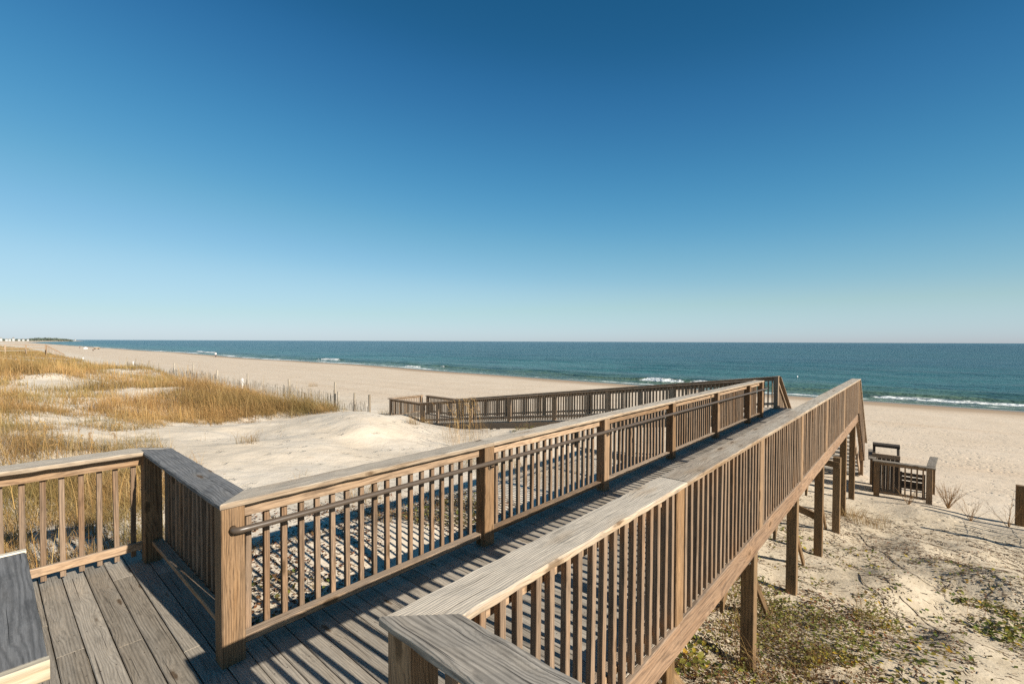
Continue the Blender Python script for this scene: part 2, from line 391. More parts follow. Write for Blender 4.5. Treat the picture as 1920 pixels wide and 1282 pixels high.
# rim joists, in butted lengths that sag a little
for v0, vv in ((1.334, 'n'), (3.52, 'f')):
    cuts = [1.0, 3.46, 8.42, 12.1, 17.6]
    for a, b in zip(cuts[:-1], cuts[1:]):
        MB().board((a+.002, v0, -.122+dk(a)), (b-.002, v0, -.122+dk(b)), Y3, Z3, .038, .235, .006, seg=.3, jit=.002).build('rim_joist', M['rim'], bw)
MB().board((1.18, -1.9, -.13), (1.18, 1.31, -.13), X3, Z3, .038, .22, .005).build('rim_joist', M['rim'], bw)
MB().board((-2.7, 5.89, -.13), (1.16, 5.89, -.13), Y3, Z3, .038, .22, .005).build('rim_joist', M['rim'], bw)
MB().board((1.18, 3.55, -.13), (1.18, 5.87, -.13), X3, Z3, .038, .22, .005).build('rim_joist', M['rim'], bw)
for v in (1.9, 2.45, 3.0): MB().board((1.2, v, -.15), (17.5, v, -.15-.075), Y3, Z3, .038, .18, .004).build('joist', M['support'], bw)
SUP = [3.30, 5.70, 8.16, 10.75, 12.62, 14.7, 17.0]
for v0 in (1.39, 3.44):
    for i, u in enumerate(SUP):
        g = tz(u, v0); top = -.244+dk(u) if v0 > 2 else -.03+dk(u)
        if v0 < 2:
            vv = 1.30 if i == 4 else 1.388
            MB().board((u, vv, g-.3), (u, vv, -.46 if i == 4 else -.243+dk(u)), X3, Y3, .14, .14, .006, seg=.5, jit=.0015).build('support_post', M['support'], bw)
        else: MB().board((u, v0, g-.3), (u, v0, top), X3, Y3, .14, .14, .006).build('support_post', M['support'], bw)
for i, u in enumerate(SUP):
    MB().board((u+.09, 1.36, -.335), (u+.09, 3.5, -.335), X3, Z3, .038, .18, .004).build('cross_beam', M['support'], bw)
for u in SUP[:4]:
    g = tz(u+1.3, 1.5)
    MB().board((u+.07, 1.49, -.27), (u+.07+(-.27-g), 1.49, g-.05), Y3, Z3, .038, .13, .004).build('diagonal_brace', M['support'], bw)
    MB().board((u-.07, 1.53, -.27), (u-.07-.45, 1.53, -.72), Y3, Z3, .038, .13, .004).build('diagonal_brace', M['support'], bw)
MB().board((12.52, 1.25, -.62), (12.52, 3.3, -.4), X3, Z3, .038, .14, .004).build('diagonal_brace', M['support'], bw)
MB().board((10.85, 1.4, -1.35), (10.85, 3.4, -.75), X3, Z3, .038, .14, .004).build('diagonal_brace', M['support'], bw)
for u in SUP[:4]:
    b = MB(); b.tube([(u-.068, 1.37, -.36), (u-.082, 1.37, -.36)], .014, 8); b.build('bolt', M['bolt'], bw)
# ---------------------------------------------------------------- the ramp that turns left down to the beach, the stairs
RS = -.1325
def rz(s):                                           # s from v = 3.4
    return dk(15)+ (RS*min(max(s, 0), 15.8))
ramp = thing('beach_ramp', 'long plank ramp sloping down to the left behind the dune', 'ramp', W(14.93, 3.5, 0), ROT)
m = MB(); y = 0.03
while y < 18.6:
    zt = rz(y)-.02; m.board((.02, y+.07, zt), (2.42, y+.07, zt), Y3, Z3, .139, .038, .004); y += .145
m.build('ramp_deck', M['deck'], ramp)
for x in (-.02, 2.44):
    MB().board((x, .04, rz(0)-.16), (x, 15.8, rz(15.8)-.16), X3, Z3, .038, .26, .004).build('rim_joist', M['farwood'], ramp)
    MB().board((x, 15.8, rz(16)-.16), (x, 18.6, rz(16)-.16), X3, Z3, .038, .26, .004).build('rim_joist', M['farwood'], ramp)
for y in (2.6, 5.2, 7.8, 10.4, 13.0):
    for x in (.06, 2.36):
        g = tz(14.93+x, 3.5+y)
        if g-.2 < rz(y)-.3: MB().board((x, y, g-.2), (x, y, rz(y)-.04), X3, Y3, .13, .13, .004).build('support_post', M['farwood'], ramp)
fm = ('farwood', 'farwood', 'farwood', 'farwood')
pr = [2.4*i for i in range(0, 7)]+[15.55]
railing('ramp_railing', 'brown railing descending along the dune side of the beach ramp', (15.07, 3.58, 0), Y3, -X3, pr, [(0, 8, 0, 0), (8.005, 15.8, 0, 0)],
    [(a+.142, b-.002) for a, b in zip(pr[:-1], pr[1:])], zfun=rz, mats=fm, rank=lambda s: s, brail=(.12, .2, 'upright'))
pr2 = pr+[18.2]
railing('ramp_railing', 'dark railing descending along the sea side of the beach ramp', (17.20, 3.40, 0), Y3, X3, pr2, [(0, 8, 0, 0), (8.005, 15.8, 0, 0), (15.805, 18.4, 0, 0)],
    [(a+.142, b-.002) for a, b in zip(pr2[:-1], pr2[1:])], zfun=lambda s: rz(s), mats=fm, rank=lambda s: s, brail=(.12, .2, 'upright'))
railing('landing_railing', 'brown railing at the sand covered foot of the ramp facing the dune', (15.07, 19.25, rz(16)), Y3, -X3, [.0, 2.75], [(0, 2.95, 0, 0)], [(.142, 2.748)], mats=fm)
railing('landing_railing', 'brown end railing closing the low landing at the far end of the ramp', (15.0, 22.1, rz(16)), X3, Y3, [2.1], [(0, 2.3, 0, 0)], [(.142, 2.098)], mats=fm)
st = thing('beach_stairs', 'wooden stairs going down from the walkway end to the beach', 'stairs', W(17.58, 1.5, dk(17.6)), ROT)
for i in range(14):
    MB().board((.14+.27*i, 0, -.2-.185*i), (.14+.27*i, 1.9, -.2-.185*i), X3, Z3, .28, .038, .004).build('tread', M['deck'], st)
for y in (-.03, 1.93): MB().board((0, y, -.24), (3.8, y, -.24-.685*3.8), Y3, Z3, .038, .28, .004).build('stringer', M['farwood'], st)
railing('stair_railing', 'steep railing dropping from the walkway end to the beach, on the enclosure side', (18.0, 1.50, dk(18)), X3, -Y3, [2.6], [(.0, 3.1, 0, 0)], [(.0, 2.598)], slope=-.8, postlow=-.4, mats=('cap', 'rail', 'bal', 'post'))
railing('stair_railing', 'steep dark railing dropping to the beach beside the ramp entrance', (17.34, 3.35, dk(18)), X3, Y3, [2.6], [(.0, 3.1, 0, 0)], [(.0, 2.598)], slope=-.69, postlow=-.4, mats=fm)

# ---------------------------------------------------------------- enclosure at the foot of the stairs, with what stands in it
gz = -2.56
enc, _ = railing('enclosure_railing', 'low wooden railing standing alone on the sand below the walkway end', (18.05, .93, gz), -Y3, X3, [.0, 1.21], [(-.03, 1.41, 0, 0)], [(.142, 1.208)],
    mats=('capgray', 'rail', 'rail', 'post'), postlow=-.4, step=.13, capn=(-.06, .13))
for y0, sg in ((.0, 1), (-1.26, -1)):
    MB().board((.16, y0+sg*(.05), 1.052), (1.75, y0+sg*.15, 1.052), Y3, Z3, .2, .04, .006, seg=.2, jit=.002).build('cap_board', M['capgray'], enc)
    MB().board((1.66, y0-.05*0+sg*.12, -.4), (1.66, y0+sg*.12, 1.03), X3, Y3, .13, .13, .005).build('post', M['post'], enc)
    MB().board((.18, y0+sg*.07, .97), (1.6, y0+sg*.14, .97), Y3, Z3, .038, .09, .004).build('top_rail', M['bal'], enc)
bn = thing('litter_bin', 'tall dark slatted bin with a hoop over its open top inside the low enclosure', 'bin', W(18.62, .66, gz-.05), ROT+.05)
b = MB()
for i in range(6): b.board((-.02, -.265+i*.106, 0), (-.02, -.265+i*.106, 1.18), Y3, X3, .101, .03, .003)
for i in range(5): b.board((.1+i*.14, -.32, 0), (.1+i*.14, -.32, 1.18), X3, Y3, .13, .03, .003)
for i in range(5): b.board((.1+i*.14, .32, 0), (.1+i*.14, .32, 1.18), X3, Y3, .13, .03, .003)
b.build('body', M['darkwood'], bn)
MB().board((-.05, -.34, 1.17), (-.05, .34, 1.17), Z3, X3, .13, .04, .004).build('lip', M['rail'], bn)
b = MB()
for y in (-.3, .3): b.board((.28, y, 1.1), (.42, y, 1.43), X3, Y3, .12, .07, .01)
b.board((.44, -.34, 1.43), (.44, .34, 1.43), X3, Z3, .3, .1, .02)
b.build('hoop', M['darkwood'], bn)
bc = thing('slatted_bench', 'low dark slatted bench in shade beside the bin', 'bench', W(18.6, .04, gz-.05), ROT)
for i in range(4): MB().board((.05, -.3, .3+i*.13), (.05, .28, .3+i*.13), Z3, X3, .1, .03, .003).build('slat', M['darkwood'], bc)
MB().board((.22, -.3, .36), (.22, .28, .36), X3, Z3, .3, .035, .003).build('seat', M['darkwood'], bc)
for y in (-.28, .26): MB().board((.03, y, -.3), (.03, y, .76), X3, Y3, .06, .06, .003).build('leg', M['darkwood'], bc)

# ---------------------------------------------------------------- ground
def grad(a, b, d0, g, dmax=1e9):
    out = [a]; d = d0
    while out[-1] < b: out.append(out[-1]+d); d = min(d*g, dmax)
    return out
us = [-x for x in reversed(grad(3, 60, .3, 1.25)[1:])]+list(np.arange(-3, 20, .11))+grad(20, 60, .16, 1.03, .8)+grad(61, 420, 1.2, 1.08, 9)+grad(440, 60000, 30, 1.4)
vs_ = [-x for x in reversed(grad(6, 60000, .3, 1.22)[1:])]+list(np.arange(-6, 26, .13))+grad(26, 400, .16, 1.04, 6)+grad(407, 4200, 9, 1.06, 60)+grad(4300, 60000, 100, 1.4)
us = np.array(us); vs_ = np.array(vs_)
U, V = np.meshgrid(us, vs_, indexing='ij'); Zt = terrain(U, V)
def gridmesh(name, U, V, Z, mat):
    n, k = U.shape; i = np.arange(n-1)[:, None]; j = np.arange(k-1)[None, :]
    a = i*k+j; F = np.stack([a, a+k, a+k+1, a+1], -1).reshape(-1, 4)
    P = np.stack([UX*U+VX*V, UY*U+VY*V, Z], -1).reshape(-1, 3)
    return rawmesh(name, P, F, mat, smooth=True)
def sand_mat():
    t = NT('dry_beach_sand')
    tc = t.node('ShaderNodeNewGeometry'); P = tc.outputs['Position']
    sp = t.node('ShaderNodeSeparateXYZ'); t.put(sp.inputs[0], P)
    uu = t.math('ADD', t.math('MULTIPLY', sp.outputs[0], UX), t.math('MULTIPLY', sp.outputs[1], UY))
    vv = t.math('ADD', t.math('MULTIPLY', sp.outputs[0], VX), t.math('MULTIPLY', sp.outputs[1], VY))
    uv = t.node('ShaderNodeCombineXYZ', i_0=uu, i_1=vv).outputs[0]
    n1 = t.noise(P, .35, 4, .6); n2 = t.noise(P, 3.0, 4, .6); n3 = t.noise(P, 160, 2, .7); n4 = t.noise(P, 14, 4, .65)
    c = t.mix(t.ss(n1, .3, .7), (.63, .53, .405), (.72, .63, .51))
    c = t.mix(t.ss(n2, .35, .7, 0, .35), c, (.55, .465, .35))
    # shell-hash bands lying along the shore, ochre and pale
    band = t.noise(t.vec('MULTIPLY', uv, (.22, .018, 1)), 1.0, 4, .6)
    on = t.math('MULTIPLY', t.ss(uu, 17, 26), t.ss(uu, 58, 50))
    c = t.mix(t.math('MULTIPLY', t.ss(band, .50, .66, 0, .55), t.math('MULTIPLY', on, t.ss(vv, 60, -5, .35, 1.0))), c, (.50, .31, .165))
    band2 = t.noise(t.vec('MULTIPLY', uv, (.6, .03, 1)), 1.0, 3, .6)
    c = t.mix(t.math('MULTIPLY', t.ss(band2, .58, .70, 0, .3), on), c, (.36, .24, .14))
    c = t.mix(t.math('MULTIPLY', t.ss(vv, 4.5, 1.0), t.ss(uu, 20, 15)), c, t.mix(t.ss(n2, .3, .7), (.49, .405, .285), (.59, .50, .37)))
    c = t.mix(t.math('MULTIPLY', t.ss(uu, 16, 24), .75), c, t.mix(n1, (.57, .445, .315), (.69, .56, .42)))
    wet = t.ss(t.math('ADD', sp.outputs[2], t.math('MULTIPLY', t.math('SUBTRACT', t.noise(t.vec('MULTIPLY', uv, (.12, .05, 1)), 1, 3), .5), .16)), -3.44, -3.60)
    vwet = t.ss(sp.outputs[2], -3.60, -3.70)
    c = t.mix(wet, c, (.39, .28, .18)); c = t.mix(vwet, c, (.22, .165, .115))
    spk = t.math('MULTIPLY', t.ss(n3, .66, .76, 0, .35), t.ss(uu, 24, 15))
    trk = t.noise(t.vec('MULTIPLY', uv, (1.1, .014, 1)), 1.0, 3, .6)
    c = t.mix(t.math('MULTIPLY', t.ss(trk, .52, .66, 0, .3), t.ss(uu, 18, 24)), c, (.47, .36, .25))
    c = t.mix(spk, c, (.20, .14, .09))
    # plant fragments in the dune sand
    dn = t.ss(uu, 17, 13)
    fr = t.math('MULTIPLY', t.ss(t.noise(P, 42, 3, .75), .66, .72), t.math('MULTIPLY', dn, t.ss(t.noise(P, .8, 3), .42, .62)))
    c = t.mix(t.math('MULTIPLY', fr, .75), c, (.10, .07, .045))
    # dimples: footprints and wind scour
    vo = t.node('ShaderNodeTexVoronoi', feature='F1'); t.put(vo.inputs['Vector'], t.vec('ADD', P, t.vec('MULTIPLY', t.node('ShaderNodeCombineXYZ', i_0=n2, i_1=n4).outputs[0], (.6, .6, 0)))); t.put(vo.inputs['Scale'], 2.1)
    cs = t.node('ShaderNodeSeparateColor'); t.put(cs.inputs[0], vo.outputs['Color'])
    foot = t.math('MULTIPLY', t.ss(vo.outputs['Distance'], .26, .08), t.ss(cs.outputs[0], .35, .45))
    foot = t.math('MULTIPLY', foot, t.ss(uu, 46, 34))
    vo2 = t.node('ShaderNodeTexVoronoi', feature='F1'); t.put(vo2.inputs['Vector'], P); t.put(vo2.inputs['Scale'], 3.7)
    foot2 = t.math('MULTIPLY', t.ss(vo2.outputs['Distance'], .3, .1), t.math('MULTIPLY', t.ss(t.noise(P, .5, 2), .45, .6), t.math('MULTIPLY', t.ss(uu, 42, 30), t.ss(uu, 13, 17))))
    h = t.math('SUBTRACT', t.math('ADD', t.math('MULTIPLY', n4, .14), t.math('MULTIPLY', n2, .5)), t.math('ADD', t.math('MULTIPLY', foot, .75), t.math('MULTIPLY', foot2, .45)))
    h = t.math('ADD', h, t.math('MULTIPLY', n3, .03))
    dry = t.math('SUBTRACT', 1.0, wet)
    rough = t.math('SUBTRACT', .95, t.math('MULTIPLY', vwet, .75))
    return t.finish(c, rough, h, t.math('MULTIPLY_ADD', dry, .55, .05), .11, .25)
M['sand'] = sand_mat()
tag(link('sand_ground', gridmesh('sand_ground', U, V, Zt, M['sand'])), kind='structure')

# ---------------------------------------------------------------- sea
su = np.array(grad(54, 120, .35, 1.012, 1.5)+grad(122, 70000, 2.5, 1.11))
sv = np.array([-x for x in reversed(grad(40, 70000, 1.0, 1.12)[1:])]+list(np.arange(-40, 170, .9))+grad(170, 70000, 1.2, 1.07))
Us, Vs = np.meshgrid(su, sv, indexing='ij')
Uw = Us-bend(Vs)*0
def surf(u, v):
    """breaker ridge height and foam amount at (u, v), measured from the local waterline"""
    line = 58.7-bend(v)*0-1.6*4*fb(v*.03, v*0, 31, 2)*-1
    d = u-(59+1.6*4*fb(v*.03, v*0, 31, 2)+bend(v))
    z = np.zeros_like(u); foam = np.zeros_like(u)
    for off, wdt, hgt, seed, thr, sc in ((8.5, .75, .5, 5, .15, .05), (5, .6, .2, 12, .2, .07), (15, 2.2, .35, 19, .6, .05)):
        w = off+3.2*fb(v*.025, v*0+seed, seed, 2)+.8*fb(v*.2, v*0, seed+1, 2)
        br = sst(thr-.06, thr+.12, fb(v*sc, v*0+.5, seed+3, 3)*1.6+.22*sst(12, -6, v))
        x = (d-w)/wdt
        z += hgt*(.5+.5*br)*np.where(x < 0, np.exp(-(x*1.7)**2), np.exp(-(x*.6)**2))*(1-sst(250, 600, v))
        foam = np.maximum(foam, .74*br*np.exp(-((d-w+wdt*.6)/(wdt*1.0))**2))
    sw = 1.7+1.6*fb(v*.06, v*0, 41, 3)+.6*fb(v*.4, v*0, 43, 2); rgt = sst(14, -6, v); far = sst(40, 200, v)
    foam = np.maximum(foam, (.70+.06*rgt)*np.exp(-((d-sw)/(.95+.1*rgt+1.2*far))**2)*(.55+.6*vn(v*.10, v*0, 47)))
    l2 = 5.6+2.2*fb(v*.04, v*0, 53, 2)+.7*fb(v*.3, v*0, 54, 2)
    foam = np.maximum(foam, (.46+.26*rgt)*np.exp(-((d-l2)/(.7+.4*rgt+far))**2)*sst(.30, .55, vn(v*.05, v*0, 55)+.25*rgt))
    foam = np.maximum(foam, (.32+.16*rgt)*sst(-.04, .2, fb(u*.35, v*.10, 51, 3))*np.exp(-((d-3.6)/2.6)**2))
    fade = 1-sst(90, 240, d)
    z += (.10*np.sin(d*.42+2.5*fb(u*.02, v*.04, 61, 2)*6)+.22*fb(u*.16, v*.06, 63, 3))*fade*sst(0, 12, d)
    return z, np.clip(foam, 0, 1), d
Zs, FO, DD = surf(Us, Vs)
me = gridmesh('sea', Us, Vs, Zs+SEA, None)
fa = me.attributes.new('foam', 'FLOAT', 'POINT'); fa.data.foreach_set('value', FO.astype(np.float32).ravel())
fa = me.attributes.new('off', 'FLOAT', 'POINT'); fa.data.foreach_set('value', DD.astype(np.float32).ravel())
def sea_mat():
    t = NT('sea_water'); g = t.node('ShaderNodeNewGeometry'); P = g.outputs['Position']
    off = t.node('ShaderNodeAttribute', attribute_name='off').outputs['Fac']; fo = t.node('ShaderNodeAttribute', attribute_name='foam').outputs['Fac']
    sp = t.node('ShaderNodeSeparateXYZ'); t.put(sp.inputs[0], P)
    uu = t.math('ADD', t.math('MULTIPLY', sp.outputs[0], UX), t.math('MULTIPLY', sp.outputs[1], UY))
    vv = t.math('ADD', t.math('MULTIPLY', sp.outputs[0], VX), t.math('MULTIPLY', sp.outputs[1], VY))
    uv = t.node('ShaderNodeCombineXYZ', i_0=uu, i_1=vv).outputs[0]
    n1 = t.noise(t.vec('MULTIPLY', uv, (.045, .018, 1)), 1, 4, .6)
    n2 = t.noise(t.vec('MULTIPLY', uv, (.5, .2, 1)), 1, 4, .65)
    n3 = t.noise(t.vec('MULTIPLY', uv, (2.2, 1.2, 1)), 1, 3, .6)
    n0 = t.noise(t.vec('MULTIPLY', uv, (.008, .0035, 1)), 1, 4, .6)
    c = t.mix(t.ss(off, 0, 26), (.12, .17, .11), (.030, .125, .118))
    c = t.mix(t.ss(off, 14, 110), c, (.006, .072, .088))
    c = t.mix(t.ss(off, 100, 900), c, (.0035, .042, .068))
    c = t.mix(t.ss(t.math('ADD', t.math('MULTIPLY', n1, .55), t.math('MULTIPLY', n2, .45)), .44, .60, 0, .7), c, (.004, .034, .048))
    c = t.mix(t.ss(n0, .45, .65, 0, .3), c, (.012, .055, .10))
    fn = t.noise(t.vec('MULTIPLY', uv, (1.3, .8, 1)), 1, 5, .7)
    fm = t.ss(t.math('ADD', t.math('MULTIPLY', fo, 1.0), t.math('MULTIPLY', t.math('SUBTRACT', fn, .5), 1.1)), .42, .62)
    cap = t.math('MULTIPLY', t.ss(t.noise(t.vec('MULTIPLY', uv, (.33, .16, 1)), 1, 5, .72), .765, .80), t.ss(off, 400, 30))
    fm = t.math('MAXIMUM', fm, t.math('MULTIPLY', cap, t.ss(off, 10, 25)))
    c = t.mix(t.math('MULTIPLY', fm, .95), c, (.78, .80, .78))
    h = t.math('ADD', t.math('ADD', t.math('MULTIPLY', n1, 3.2), t.math('MULTIPLY', n2, 1.1)), t.math('MULTIPLY', n3, .3))
    rough = t.math('ADD', .22, t.math('MULTIPLY', fm, .6))
    return t.finish(c, rough, h, .85, 1.0, t.math('MULTIPLY_ADD', fm, -.08, .13), IOR=1.33)
me.materials.clear(); me.materials.append(sea_mat())
tag(link('sea', me), kind='structure')

# ---------------------------------------------------------------- grass, vines, litter (all leaf-sized faces)
def leaf_mat(name, rough=.7, trans=.35):
    t = NT(name); a = t.node('ShaderNodeAttribute', attribute_name='col')
    p = t.node('ShaderNodeBsdfPrincipled', i_Roughness=rough); t.put(p.inputs['Base Color'], a.outputs['Color']); t.put(p.inputs['Specular IOR Level'], .2)
    tr = t.node('ShaderNodeBsdfTranslucent'); t.put(tr.inputs['Color'], a.outputs['Color'])
    mx = t.node('ShaderNodeMixShader', i_0=trans); t.l.new(p.outputs[0], mx.inputs[1]); t.l.new(tr.outputs[0], mx.inputs[2])
    o = t.node('ShaderNodeOutputMaterial'); t.l.new(mx.outputs[0], o.inputs[0]); return t.m
M['grass'] = leaf_mat('dune_grass_blades', .65, .3); M['leaf'] = leaf_mat('vine_leaves', .5, .3); M['twig'] = leaf_mat('dry_twigs', .9, .0)
def blades(u, v, z, h, wid, lean, az, cb, ct):
    """curved tapered blades: arrays of n roots -> V, F, C (three bends)"""
    n = len(u); x = UX*u+VX*v; y = UY*u+VY*v
    dx, dy = np.cos(az), np.sin(az); sa = RNG.uniform(0, 2*np.pi, n); sx, sy = np.cos(sa), np.sin(sa)
    V = []; C = []
    for f, wf in ((0, 1), (.4, .85), (.75, .55)):
        px = x+dx*lean*h*f*f; py = y+dy*lean*h*f*f; pz = z+h*f*(1-.25*np.minimum(lean, 1.5)*f)
        for sg in (-1, 1):
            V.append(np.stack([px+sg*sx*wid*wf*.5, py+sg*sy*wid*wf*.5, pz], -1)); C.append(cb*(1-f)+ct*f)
    px = x+dx*lean*h; py = y+dy*lean*h; pz = z+h*(1-.25*np.minimum(lean, 1.5))
    V.append(np.stack([px, py, pz], -1)); C.append(ct)
    V = np.stack(V, 1).reshape(-1, 3); C = np.stack(C, 1).reshape(-1, 3)
    o = (np.arange(n)*7)[:, None]
    T = np.array([[0, 1, 3], [0, 3, 2], [2, 3, 5], [2, 5, 4], [4, 5, 6]])
    F = (o[:, None, :]+T[None, :, :]).reshape(-1, 3)
    return V, F, C
def merge(parts):
    V = []; F = []; C = []; o = 0
    for v, f, c in parts: V.append(v); F.append(f+o); C.append(c); o += len(v)
    return np.concatenate(V), np.concatenate(F), np.concatenate(C)
def pal(n, cols, jit=.18):
    cols = np.array(cols); c = cols[RNG.integers(0, len(cols), n)]; return c*RNG.uniform(1-jit, 1+jit, (n, 1))*RNG.uniform(.95, 1.05, (n, 3))
STRAW = [(.47, .285, .10), (.54, .36, .155), (.42, .225, .07), (.36, .225, .09), (.60, .44, .22), (.33, .19, .07)]
OLIVE = [(.23, .20, .06), (.29, .23, .07), (.19, .17, .065)]
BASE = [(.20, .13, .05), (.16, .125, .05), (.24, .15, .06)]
BARE = [(4.9, 17.0, 1.9, 2.0, 1.3), (6.6, 17, 2.3, 2.2, 1.5), (8.8, 16.5, 3.0, 3.2, 1.6), (4.9, 13.6, 1.7, 2.4, 1.4), (5.9, 11, 2.6, 2.5, 1.5), (2.3, 37, 1.5, 2.6, 1.7), (.7, 32, .9, 2.2, 1.5), (5.1, 30.6, .8, 1.1, 1.4), (6.6, 30.6, .6, .9, 1.3),
        (6.2, 47.5, 1.6, 3.5, 1.5), (1.9, 17.0, .8, 1.3, 1.1), (1.2, 19.6, .7, 1.2, 1.1), (3.9, 9.4, 1.0, 1.4, 1.2), (2.4, 21.0, .8, 1.2, 1), (5.2, 8.0, 2.2, 1.8, 1.4), (9, 12.5, 4, 2.5, 1.5), (.6, 7.2, .5, .5, .7), (1.5, 8.4, .4, .5, .6), (2.6, 7, .8, .7, .8), (1.5, 28, .6, .9, .6), (.2, 9.5, .4, .5, .5)]
LUSH = [(8.2, 24.8, 2.0, 2.6, .9), (9.8, 21.2, .8, 1.0, .9), (5.2, 26.3, 1.3, 1.2, .7), (4.3, 33.8, 1.5, 1.0, 1.0), (1.2, 43, 2.2, 2.5, 1.0), (1.0, 55, 3, 6, .9), (3.6, 24, 1.2, 1.0, .5), (.7, 15, .9, 1.6, .7), (2.3, 14.0, .7, .8, .6), (8.2, 33, 1.6, 4, .7), (.8, 11.2, .9, .8, .5), (.6, 24, .8, 2, .5), (6, 62, 3, 6, .8), (.9, 9.2, 1.0, 1.3, .35), (1.6, 11, 1.0, 1.2, .3)]
def bump_sum(L, u, v):
    r = 0.0
    for a, b, su_, sv_, h in L: r = r+h*np.exp(-((u-a)/su_)**2-((v-b)/sv_)**2)
    return r
def dens(u, v):
    d = .84+1.0*fb(u*.35, v*.25, 77, 3)+1.6*fb(u*1.7, v*1.4, 78, 2)-bump_sum(BARE, u, v)+.8*bump_sum(LUSH, u, v)
    edge = 10.6+1.2*fb(v*.2, v*0, 80, 2)
    return np.clip(d, 0, 1)*(1-sst(edge-.6, edge+.6, u))*sst(5.9, 6.3, v)
def scatter(n, u0, u1, v0, v1, fn, pw=1.0, vp=1.0):
    u = RNG.uniform(u0, u1, n); v = v0+(v1-v0)*RNG.uniform(0, 1, n)**vp
    k = RNG.uniform(0, 1, n) < fn(u, v)**pw; return u[k], v[k]
parts = []
def addgrass(n, u0, u1, v0, v1, hm, hs, wd, cols, base, lean=(.1, .6), pw=1.0, wind=2.6, vp=1.0, clump=.35):
    u, v = scatter(n, u0, u1, v0, v1, dens, pw, vp)
    k = len(u); cl = vn(u*2.2, v*2.2, 90); dist = np.hypot(u, v)
    lu = np.clip(bump_sum(LUSH, u, v), 0, 1.2); h = np.abs(RNG.normal(hm, hs, k))*(.30+.62*cl+.95*lu)
    az = np.where(RNG.uniform(0, 1, k) < .55, wind+RNG.normal(0, .6, k), RNG.uniform(0, 6.28, k))
    tone = (.72+.62*vn(u*.55, v*.4, 91)*(.55+.9*vn(u*2.0, v*1.7, 93)))[:, None]
    c = pal(k, cols)*tone; mixg = (sst(.40, .66, vn(u*.5, v*.4, 95))*.85*np.clip(1.1-.7*lu, 0, 1))[:, None]; mixr = (np.clip(sst(.5, .8, vn(u*.7, v*.5, 97))*.5+.45*lu*vn(u*1.5, v*1.2, 98), 0, .85))[:, None]
    c = c*(1-mixg)+pal(k, OLIVE)*mixg; c = c*(1-mixr)+pal(k, [(.34, .17, .06), (.28, .15, .06), (.38, .20, .075)])*mixr
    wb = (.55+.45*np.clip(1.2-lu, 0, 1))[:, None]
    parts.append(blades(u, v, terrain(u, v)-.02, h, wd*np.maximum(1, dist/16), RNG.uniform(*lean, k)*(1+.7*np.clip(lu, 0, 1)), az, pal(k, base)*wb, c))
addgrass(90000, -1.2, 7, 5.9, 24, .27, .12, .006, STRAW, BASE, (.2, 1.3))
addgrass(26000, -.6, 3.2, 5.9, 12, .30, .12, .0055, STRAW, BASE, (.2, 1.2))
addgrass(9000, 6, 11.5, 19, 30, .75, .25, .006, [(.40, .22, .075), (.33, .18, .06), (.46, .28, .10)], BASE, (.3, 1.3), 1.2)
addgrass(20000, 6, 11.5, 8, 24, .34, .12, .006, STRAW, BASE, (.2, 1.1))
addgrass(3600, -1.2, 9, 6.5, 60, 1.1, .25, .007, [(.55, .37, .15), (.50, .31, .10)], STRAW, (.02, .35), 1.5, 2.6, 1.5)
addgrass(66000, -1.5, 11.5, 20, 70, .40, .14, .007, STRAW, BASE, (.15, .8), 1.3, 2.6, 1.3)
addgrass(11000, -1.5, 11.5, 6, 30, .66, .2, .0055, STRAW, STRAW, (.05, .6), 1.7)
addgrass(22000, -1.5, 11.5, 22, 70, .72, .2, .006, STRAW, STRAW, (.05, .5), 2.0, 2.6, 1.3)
addgrass(40000, -4, 12, 60, 260, .65, .22, .007, STRAW, BASE, (.1, .6), .6, 2.6, 1.4)
# sparse blades on the open sand
k = 900; u = RNG.uniform(2, 14.5, k); v = RNG.uniform(7, 40, k); kk = (vn(u*1.1, v*1.1, 33) > .72) & ~((u > 8.5) & (v < 9)); u, v = u[kk], v[kk]; k = len(u)
parts.append(blades(u, v, terrain(u, v)-.02, RNG.uniform(.12, .4, k), np.full(k, .006), RNG.uniform(.2, 1, k), RNG.uniform(0, 6.28, k), pal(k, BASE), pal(k, STRAW)))
V_, F_, C_ = merge(parts)
tag(link('dune_grass', rawmesh('dune_grass', V_, F_, M['grass'], C_)), kind='stuff')

# ---------------------------------------------------------------- single plants
def plant(name, label, cat, u, v, parts, group=None, mat='grass'):
    """parts: list of (part name, (V,F,C)) already in world coordinates; the first becomes a part like the others"""
    z = tz(u, v); root = thing(name, label, cat, W(u, v, z), 0, group); b = np.array(W(u, v, z))
    for nm, (V, F, C) in parts:
        link(nm, rawmesh(nm, V-b, F, M[mat if nm != 'leaves' else 'leaf'], C), root)
    return root
def tuft_blades(u0, v0, n, h, spread, lean=(.2, 1.0), wd=.006, cols=STRAW):
    r = spread*np.sqrt(RNG.uniform(0, 1, n)); a = RNG.uniform(0, 6.28, n); u = u0+r*np.cos(a); v = v0+r*np.sin(a)
    return blades(u, v, terrain(u, v)-.02, h*RNG.uniform(.45, 1.1, n), np.full(n, wd), RNG.uniform(*lean, n), a+RNG.normal(0, .5, n)-TH, pal(n, BASE), pal(n, cols))
